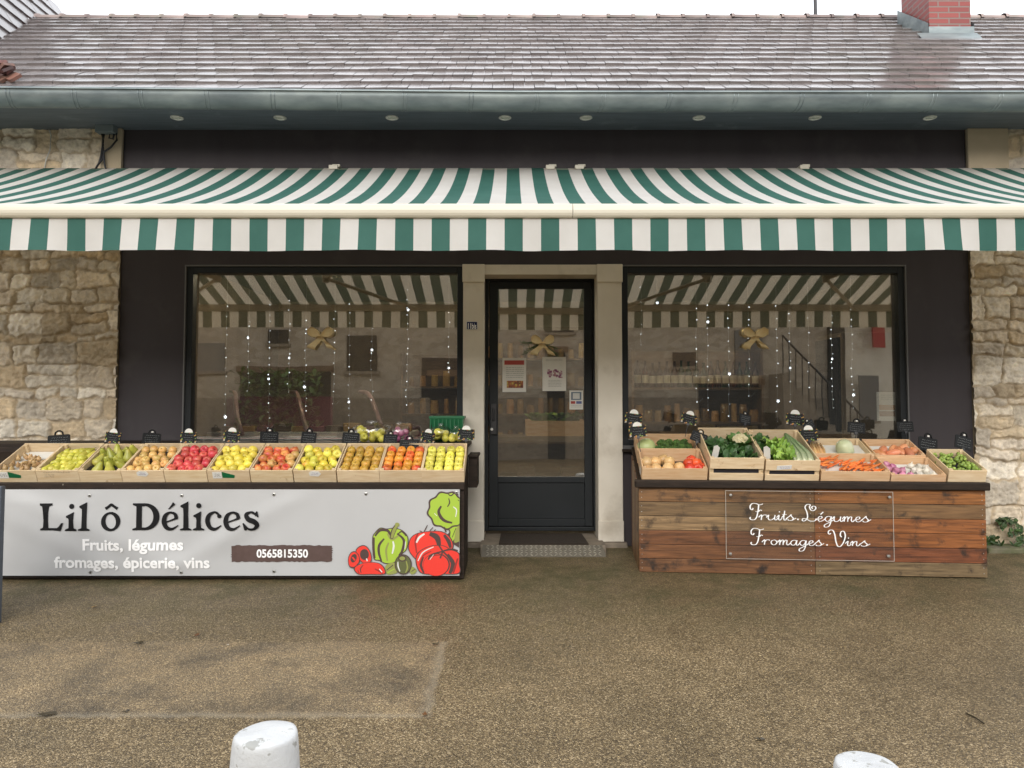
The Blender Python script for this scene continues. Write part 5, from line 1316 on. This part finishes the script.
poster('opening_hours_notice',502.5,358,526,392,YP,'white notice with red heading and a food picture, left on the door glass',[(.08,.07,.92,.20,RDp)]+lines(.15,.9,.27,.62,6)+[(.18,.67,.88,.88,(.30,.10,.05))]+blobs(.18,.88,.67,.88,30,[(.45,.2,.05),(.25,.06,.03),(.5,.38,.1),(.15,.06,.04)]),'notice')
poster('illustrated_notice',542.5,357,566,391,YP,'white notice with small purple drawings, right on the door glass',lines(.15,.85,.06,.14,2)+blobs(.2,.45,.36,.6,14,[(.25,.08,.16),(.35,.15,.2),(.4,.28,.3)])+blobs(.45,.62,.36,.6,12,[(.22,.07,.15),(.38,.2,.22)])+blobs(.62,.85,.4,.62,14,[(.25,.08,.16),(.4,.25,.28)])+lines(.25,.8,.68,.90,5),'notice')
poster('payment_sticker',569.5,390.5,583,409.5,YP,'small white sticker with red and blue symbols, low right on the door glass',[(.12,.08,.88,.50,(.14,.18,.24)),(.25,.14,.75,.44,(.6,.6,.58))]+[(.1,.56,.42,.70,(.4,.06,.05)),(.5,.56,.9,.70,(.1,.12,.3))]+lines(.1,.9,.76,.94,2),'sticker')
poster('window_poster',877,392,897,421,.13,'pale poster with an orange picture at the right end of the right window',lines(.2,.85,.10,.30,3)+[(.12,.45,.88,.62,(.42,.22,.08)),(.12,.66,.88,.84,(.30,.17,.10))],'poster')

# ================================================================ inside the shop
# ceiling tubes; the two hidden ones are added to brighten the interior
for (xa,xb,yy,lb) in ((-2.6,-1.2,1.55,'long ceiling light tube over the left side of the shop'),(-.5,.7,.75,'added unseen light tube near the door, brightening the shop'),(1.2,2.7,.75,'added unseen light tube on the right side, brightening the shop')):
    r=empty('ceiling_light',((xa+xb)/2,yy,2.56),0,lb,'lamp','ceiling lights in the shop')
    m=MB(); m.box(xa,xb,yy-.05,yy+.05,2.585,2.619); m.build('housing',MAT['white'],r)
    m=MB(); m.tube([(xa+.03,yy,2.56),(xb-.03,yy,2.56)],.018,8); m.build('tube',MAT['tubelight'],r,smooth=True)
# chilled counter, left
r=empty('display_counter',(-2.2,1.5,.02),0,'pink chilled display counter with curved glass ends behind the left window','display counter')
m=MB(); m.box(-3.1,-.9,1.0,1.9,.021,.85); m.build('body',MAT['pink'],r,bevel=.02)
for x in (-3.05,-2.4,-1.65):
    m=MB(); pts=[(x+.40*(k/10)**.7,1.85-.75*math.sin(math.pi/2*k/10),.87+.44*math.cos(math.pi/2*k/10)) for k in range(11)]
    m.tube([Vector(p) for p in pts],.024,6); m.build('curved_rib',MAT['pinkarc'],r,smooth=True)
m=MB(); m.box(-3.1,-1.95,1.86,1.9,.852,1.26); m.build('rear_panel',MAT['pink'],r)
m=MB(); m.box(-3.0,-1.0,1.1,1.8,.852,.90); m.build('deck',MAT['white'],r)
m=MB(); 
r2=random.Random(31)
for k in range(11):
    m=MB(); m.box(-.08,.08,-.06,.06,0,r2.uniform(.05,.1)); o=m.build('food_tray',[MAT['iwood'],MAT['jar'],MAT['pink']][k%3],None,local=True,bevel=.01); o.location=(-2.85+k*.175,1.35,.901); tag(o,'food tray in the chilled counter behind the left window','tray','food trays in the chilled counter')
# bottle shelves
def shelf(x0,x1,y,zs_,name,label,d=.32):
    r=empty(name,((x0+x1)/2,y,.02),0,label,'shelf unit')
    m=MB(); m.box(x0-.03,x0,y,y+d,.021,zs_[-1]+.42); m.box(x1,x1+.03,y,y+d,.021,zs_[-1]+.42); m.build('upright',MAT['iwood'],r)
    for z in zs_:
        m=MB(); m.box(x0,x1,y,y+d,z-.025,z); m.build('shelf_board',MAT['iwood'],r)
    m=MB(); m.box(x0,x1,y+d,y+d+.015,.3,zs_[-1]+.42); m.build('back_panel',MAT['iwood'],r)
bprof=[(.036,0),(.038,.01),(.038,.17),(.030,.20),(.014,.225),(.013,.29),(.016,.292),(.016,.30),(0,.301)]
def bottle_me(mt):
    m=MB(); m.lathe(bprof,10); o=m.build('bottle',mt,None,local=True,smooth=True); me=o.data; bpy.data.objects.remove(o); return me
BME=[bottle_me(MAT['bottleg']),bottle_me(MAT['bottler'])]
m=MB(); m.lathe([(.0385,.05),(.0385,.14)],10); o=m.build('label',MAT['ilabel'],None,local=True); LBM=o.data; bpy.data.objects.remove(o)
m=MB(); m.lathe([(.04,0),(.042,.01),(.042,.10),(.036,.115),(.037,.135),(0,.136)],10); o=m.build('jar',MAT['jar'],None,local=True); JME=o.data; bpy.data.objects.remove(o)
shelf(1.35,2.75,2.0,[.62,.98,1.36],'shelf_unit','wooden shelf unit of bottles and jars behind the left half of the right window')
shelf(-.35,.95,3.1,[.7,1.05,1.4,1.75],'shelf_unit','wooden shelf unit seen through the door glass')
shelf(-1.4,-.6,3.3,[.7,1.05,1.4],'shelf_unit','wooden shelf unit behind the chilled counter')
rb=random.Random(17)
for (z,n) in ((1.361,17),(.981,0)):
    for k in range(n):
        o=bpy.data.objects.new('bottle',rb.choice(BME)); col.objects.link(o); o.location=(1.41+k*.082,2.12+rb.uniform(-.02,.02),z); tag(o,'dark wine bottle on the top shelf behind the right window','bottle','wine bottles on the top shelf'); o.scale=(1,1,rb.uniform(.92,1.03))
        l=bpy.data.objects.new('bottle_label',LBM); col.objects.link(l); l.parent=o
def jars(x0,x1,y,z,n,lb,grp):
    for k in range(n):
        o=bpy.data.objects.new('jar',JME); col.objects.link(o); o.location=(x0+(x1-x0)*k/max(1,n-1),y+rb.uniform(-.02,.02),z); s=rb.uniform(.75,1.25); o.scale=(s,s,rb.uniform(.8,1.5)); tag(o,lb,'jar',grp)
jars(1.42,2.7,2.12,.981,13,'amber jar on the middle shelf behind the right window','jars on the middle shelf')
jars(1.42,2.7,2.12,.621,12,'amber jar on the lowest shelf behind the right window','jars on the lowest shelf')
for z in (.701,1.051,1.401,1.751): jars(-.28,.88,3.22,z,10,'jar on the shelves seen through the door','jars seen through the door')
jars(-1.3,-.7,3.42,1.401,5,'jar on the shelf behind the chilled counter','jars behind the chilled counter'); jars(-1.3,-.7,3.42,1.051,5,'jar on the shelf behind the chilled counter','jars behind the chilled counter')
# crate table inside the door
r=empty('produce_table',(.25,1.6,.02),0,'low wooden table inside the door, under a crate of salad','table')
m=MB(); m.box(-.5,1.0,1.3,1.9,.80,.85); m.build('table_top',MAT['iwall'],r)
for x in (-.45,.93):
    for y in (1.33,1.83): m=MB(); m.box(x,x+.05,y,y+.05,.021,.799); m.build('leg',MAT['iwood'],r)
m=MB(); m.box(-.44,.92,1.35,1.85,.35,.38); m.build('lower_shelf',MAT['iwood'],r)
cr,f_=make_crate(.62,.4,.16,MAT['crateR'],label='dark wooden crate of salad standing on the table inside the door',group=None); setm(cr,Matrix.Translation((.45,1.38,.852)))
for k in range(2):
    m=MB(); rg=random.Random(k+40)
    for j in range(60): leaf_mb(m,Vector((rg.uniform(-.12,.12),rg.uniform(-.1,.1),0)),Vector((rg.uniform(-1,1),rg.uniform(-1,1),rg.uniform(.3,1))),Vector((0,0,1)),.12,.03,j,.2)
    o=m.build('salad',MAT['leaflight'] if k==0 else MAT['leafg'],None,local=True); o.location=(.33+.25*k,1.57,1.0); tag(o,['pale green salad heap in the crate inside the door','darker green salad heap in the crate inside the door'][k],'salad')
for k in range(3):
    m=MB(); m.box(-.09,.09,-.07,.07,0,.14); o=m.build('cardboard_box',MAT['iwood'],None,local=True,bevel=.005); o.location=(-.3+k*.45,1.6,.381); tag(o,'brown cardboard box under the table inside the door','box','boxes under the table')
# till counter and dark fridge on the right
r=empty('till_counter',(3.2,1.6,.02),0,'dark counter behind the right half of the right window','counter')
m=MB(); m.box(1.9,3.1,.95,1.35,.021,.86); m.build('body',MAT['iwood'],r,bevel=.01)
m=MB(); m.box(1.88,3.12,.93,1.37,.861,.89); m.build('worktop',MAT['darkwood'],r,bevel=.004)
r=empty('tall_fridge',(3.55,1.6,.02),0,'tall pale upright cabinet at the right end inside the shop','cabinet')
m=MB(); m.box(3.3,3.9,1.2,1.8,.021,1.9); m.build('body',MAT['iwall'],r,bevel=.01); m=MB(); m.box(3.27,3.30,1.22,1.78,.1,1.85); m.build('door',MAT['frame'],r)

# ================================================================ house across the street (seen in the glass)
def housemat():
    m,nt,p,out=newmat('street_house_stone')
    tc=nd(nt,'ShaderNodeTexCoord'); mp=nd(nt,'ShaderNodeMapping'); mp.inputs['Scale'].default_value=(2.6,1,4.5); nt.links.new(tc.outputs['Object'],mp.inputs[0])
    v=nd(nt,'ShaderNodeTexVoronoi'); v.inputs['Scale'].default_value=1.9; nt.links.new(mp.outputs[0],v.inputs[0])
    s=nd(nt,'ShaderNodeSeparateColor'); nt.links.new(v.outputs['Color'],s.inputs[0])
    c=ramp(nt,s.outputs[0],[(0,(.30,.255,.20)),(.5,(.36,.31,.25)),(1,(.43,.38,.31))]); nt.links.new(c,p.inputs['Base Color']); p.inputs['Roughness'].default_value=.9; return m
HM=housemat()
HX=empty('street_house',(0,-13.5,-.28),0,'beige stone house across the street, reflected in the shop windows','building')
yh=-13.0; zg=-.28
def rx(px): return (px-512)/760*(6.4-yh)
def rzz(py): return 1.2+(402-py)/760*(6.4-yh)
m=MB(); m.box(-16,rx(848),yh-4,yh,zg-.2,3.9); m.build('wall',HM,HX)
m=MB(); m.box(rx(848)+.01,16,yh-4,yh-.3,zg-.2,3.7); m.build('rendered_wall',MAT['render'],HX)
m=MB(); m.add([(-16.3,yh+.4,3.8),(16.3,yh+.4,3.8),(16.3,yh-3,5.0),(-16.3,yh-3,5.0)],[(0,1,2,3)]); m.build('roof',MAT['tile'],HX)
for (a,c_,b_,d_,mt) in ((345,376,335,371,'frame'),(190,222,343,371,'reveal'),(266,286,330,343,'frame'),(421,459,357,397,'frame'),(737,764,330,374,'reveal'),(675,697,352,366,'frame'),(842,847,322,430,'frame'),(545,575,300,330,'frame'),(860,880,375,420,'reveal')):
    m=MB(); m.box(rx(a),rx(c_),yh,yh+.05,rzz(d_),rzz(b_)); w=m.build('window',MAT[mt],HX)
    m=MB(); m.box(rx(a)-.06,rx(c_)+.06,yh-.01,yh+.07,rzz(d_)-.08,rzz(d_)-.001); m.build('sill',MAT['plinth'],w)
m=MB(); m.box(-16,rx(848)-.01,yh+.002,yh+.035,zg,rzz(398)); m.build('dark_base_band',MAT['plinth'],HX)  # dark base added to deepen the low reflections in the shop glass
for (a,c_,b_) in ((238,330,372),(700,762,384),(548,566,352),(430,456,375)):  # made-up dark doors, added to give the window reflections dark areas
    m=MB(); m.box(rx(a),rx(c_),yh+.036,yh+.08,zg,rzz(b_)); dd=m.build('door',MAT['frame'],HX)
    m=MB(); m.box(rx(a)-.08,rx(c_)+.08,yh+.037,yh+.11,rzz(b_)+.001,rzz(b_)+.16); m.build('door_lintel',MAT['iwood'],dd)
m=MB(); m.box(rx(830),rx(841),yh+.01,yh+.14,zg,3.85); m.build('drain_pipe',MAT['frame'],HX)
m=MB(); m.box(rx(877),rx(889),yh-.05,yh+.02,rzz(347),rzz(313)); o=m.build('red_shop_sign',M_('red_paint',(.35,.03,.03)),None); tag(o,'narrow red sign on the house across the street, reflected in the right window','sign')
HG=empty('hedge',(rx(285),yh+.8,zg),0,'clipped dark green hedge across the street, reflected in the left window','hedge')
m=MB(); rg=random.Random(77)
for k in range(900):
    c=Vector((rg.uniform(rx(248),rx(325)),rg.uniform(yh+.3,yh+1.2),rg.uniform(zg,rzz(372)))); leaf_mb(m,c,Vector((rg.uniform(-1,1),rg.uniform(-1,1),rg.uniform(-.3,1))),Vector((0,0,1)),.2,.06,k,.2,n=2)
m.build('foliage',MAT['leafg'],HG)
ST=empty('outdoor_stair',(rx(790),yh+.6,zg),0,'stone stair with dark railing across the street, reflected in the right window','stair')
m=MB()
for k in range(12): m.box(rx(770)+k*.16,rx(770)+(k+1)*.16-.002,yh+.02,yh+1.1,zg,zg+2.2-.18*k)
m.build('steps',MAT['plinth'],ST)
m=MB(); a=Vector((rx(770),yh+1.1,zg+3.1)); b_=Vector((rx(770)+12*.16,yh+1.1,zg+1.1)); m.tube([a,b_],.025,6)
for k in range(13): p=a.lerp(b_,k/12); m.tube([p,p-Vector((0,0,.95))],.014,5)
m.build('railing',MAT['cable'],ST)

# ================================================================ forecourt things
def bollard(px,py,wpx,Y,label):
    c=at(px,py,Y); rr=at(px+wpx/2,py,Y).x-c.x; g=gz(Y); h=c.z-g
    r=empty('bollard',(c.x,Y,g),0,label,'bollard','white stone bollards at the edge of the forecourt')
    m=MB(); n=28; prof=[(rr*1.32,-.05),(rr*1.27,.05),(rr*1.10,h*.7),(rr*1.03,h-.02),(rr*.985,h-.006),(rr*.93,h),(rr*.5,h+.004),(0,h+.005)]
    m.lathe(prof,n); o=m.build('shaft',MAT['bollard'],r,local=True,smooth=True)
    for v in o.data.vertices:
        p=v.co; k=1+.035*noise.noise(Vector((p.x*9,p.y*9,p.z*9+px))); v.co=Vector((p.x*k,p.y*k,p.z+.010*noise.noise(p*10+Vector((px,0,0)))))
    s=o.modifiers.new('s','SUBSURF'); s.levels=1; s.render_levels=2
bollard(265.5,732.5,62,-4.12,'white painted stone bollard with worn top, nearer the left of the forecourt')
bollard(868,764,64,-4.18,'white painted stone bollard with only its top in view, bottom right')
# grey post at the left edge
yp=-1.95; x1=at(3.6,560,yp+.02).x
GP=empty('sign_board',(x1-.25,yp,gz(yp)),0,'edge of a grey blue board standing left of the banner','board')
m=MB(); m.box(x1-.5,x1,yp-.02,yp+.02,gz(yp)+.0,at(3,486,yp).z); m.build('panel',MAT['gpost'],GP,bevel=.006)
# kerb stone at the foot of the right wall, weeds
kz=at(1000,562,-.2)
m=MB(); a=at(986,559,-.22); 
kb=random.Random(4); x=a.x
while x<6:
    w=kb.uniform(.3,.5); m.box(x,x+w-.008,-.26,-.045,-.08,.035+kb.uniform(-.006,.006)); x+=w
o=m.build('kerb',M_('mossy_kerb',(.14,.13,.09),(.19,.17,.12),scale=8,rough=.9,bump=.6,bscale=30,stain=((.07,.09,.025),5,.4,.65)),None,bevel=.012); tag(o,kind='structure')
def weed(px,py,Y,n,L,w,label,seed,down=False,spread=.08):
    c=at(px,py,Y); r=empty('wall_plant',c,0,label,'plant'); m=MB(); rg=random.Random(seed); st=MB()
    for k in range(n):
        e=Vector((rg.uniform(-1,1)*spread,rg.uniform(-.05,.0),(rg.uniform(-1,.15) if down else rg.uniform(0,1))*spread*1.3))
        st.tube([(0,.02,0),tuple(e*.5+Vector((0,-.015,.012))),tuple(e)],.0022,4)
        for j in range(2): leaf_mb(m,e,Vector((rg.uniform(-1,1),rg.uniform(-.8,0),rg.uniform(-1.2,.2) if down else rg.uniform(-.3,1))),Vector((0,-.8,.6)).normalized(),L*rg.uniform(.7,1.2),w,rg.random()*9,.1)
    m.build('leaves',MAT['weed'],r,local=True); st.build('stem',MAT['weed'],r,local=True)
weed(1009,518,-.06,16,.05,.016,'ivy like plant hanging from the right stone wall',1,True,.10)
weed(989,545,-.08,7,.05,.014,'small weed beside the right end of the plank stand',2,False,.05)
weed(1006,559,-.13,14,.07,.010,'low weeds growing along the kerb at the right wall foot',3,False,.10)
weed(1019,530,-.06,8,.05,.018,'small leafy shoot at the right edge of the photo, low on the wall',4,True,.07)
# fallen leaves, a twig
def fleaf(px,py,s,colr,label,seed,nm='fallen_leaf',cat='leaf'):
    p=gpt(px,py); m=MB(); rg=random.Random(seed); n=9; vs=[(0,0,.004)]
    for k in range(n): a=2*math.pi*k/n; r_=s*(1 if k%2 else .62)*(1.5 if k==0 else 1); vs.append((r_*math.cos(a)*1.3,r_*math.sin(a)*.7,.003+.008*rg.random()))
    m.add(vs,[(0,k+1,(k+1)%n+1) for k in range(n)]+[(0,(k+1)%n+1,k+1) for k in range(n)] if 0 else [(0,k+1,(k+1)%n+1) for k in range(n)])
    o=m.build(nm,MAT['_'+colr],None,local=True); o.location=p+Vector((0,0,.003)); o.rotation_euler=(0,0,rg.uniform(0,6)); tag(o,label,cat)
MAT['_dark']=M_('wet_dark_leaf',(.04,.03,.015),rough=.4); MAT['_tan']=M_('tan_leaf',(.42,.27,.10),rough=.6); MAT['_brown']=M_('brown_leaf',(.14,.06,.02),rough=.5); MAT['_white']=MAT['paper']
fleaf(46,716,.035,'dark','dark wet leaf on the lower left of the asphalt',1); fleaf(139,644,.028,'dark','dark curled leaf above the repaired patch',2); fleaf(197,636,.022,'brown','reddish brown leaf in front of the banner',3)
fleaf(94,608,.02,'tan','small tan leaf in front of the banner lettering',4); fleaf(436,645,.022,'dark','dark spot of debris at the corner of the patch',5); fleaf(425,716,.02,'brown','brown debris at the lower corner of the patch',6)
fleaf(228,646,.007,'white','tiny white scrap on the asphalt',7,'paper_scrap','litter'); fleaf(760,741,.018,'dark','small dark stone near the right bollard',8,'stone_chip','stone'); fleaf(126,713,.014,'dark','small dark leaf on the lower rim of the patch',9)
fleaf(590,533,.03,'brown','brown leaf on the step right of the doormat',12) if 0 else None
a=gpt(967,715); b_=gpt(984,725); m=MB(); m.tube([a+Vector((0,0,.006)),(a+b_)/2+Vector((0,0,.010)),b_+Vector((0,0,.006))],.004,5); o=m.build('twig',MAT['_dark'],None); tag(o,'thin dark twig on the asphalt, lower right','twig')

# ================================================================ light, world, camera
w=bpy.data.worlds.new('World'); sc.world=w; w.use_nodes=True; nt=w.node_tree; nt.nodes.clear()
out=nt.nodes.new('ShaderNodeOutputWorld'); bg=nt.nodes.new('ShaderNodeBackground'); nt.links.new(bg.outputs[0],out.inputs[0])
sky=nt.nodes.new('ShaderNodeTexSky'); sky.sky_type='NISHITA'; sky.sun_disc=False
EL,AZ=R(24),R(188)
sky.sun_elevation=EL; sky.sun_rotation=AZ; sky.air_density=1.5; sky.dust_density=4
tc=nt.nodes.new('ShaderNodeTexCoord')
n=tnoise(nt,tc.outputs['Generated'],None,2.2,5,.5)
cloud=ramp(nt,n,[(.3,(9.0,9.3,9.8)),(.7,(11.2,11.4,11.8))])
c=mix(nt,.88,sky.outputs[0],cloud); nt.links.new(c,bg.inputs[0]); bg.inputs[1].default_value=.10
sl=bpy.data.lights.new('sun','SUN'); sl.energy=1.5; sl.angle=R(40); sl.color=(1,.96,.90)
so2=bpy.data.objects.new('sun',sl); col.objects.link(so2)
sd=Vector((math.sin(AZ)*math.cos(EL),math.cos(AZ)*math.cos(EL),math.sin(EL)))
so2.rotation_euler=sd.to_track_quat('Z','Y').to_euler(); so2.location=(0,-5,8)
cd=bpy.data.cameras.new('camera'); co=bpy.data.objects.new('camera',cd); col.objects.link(co); sc.camera=co
co.location=CAM; co.rotation_euler=(R(90)+PITCH,0,0); cd.sensor_width=36; cd.lens=FOC/1024*36; cd.clip_end=500; cd.clip_start=.05
cd.shift_y=-(384-PY0)/1024
sc.view_settings.view_transform='Standard'; sc.view_settings.look='None'; sc.view_settings.gamma=1; sc.view_settings.exposure=.90
sc.view_settings.use_curve_mapping=False
cy=sc.cycles; cy.use_denoising=True; cy.denoising_prefilter='ACCURATE'; cy.max_bounces=8; cy.diffuse_bounces=4; cy.glossy_bounces=4; cy.transmission_bounces=4; cy.transparent_max_bounces=12
cy.sample_clamp_indirect=6; cy.caustics_reflective=False; cy.caustics_refractive=False
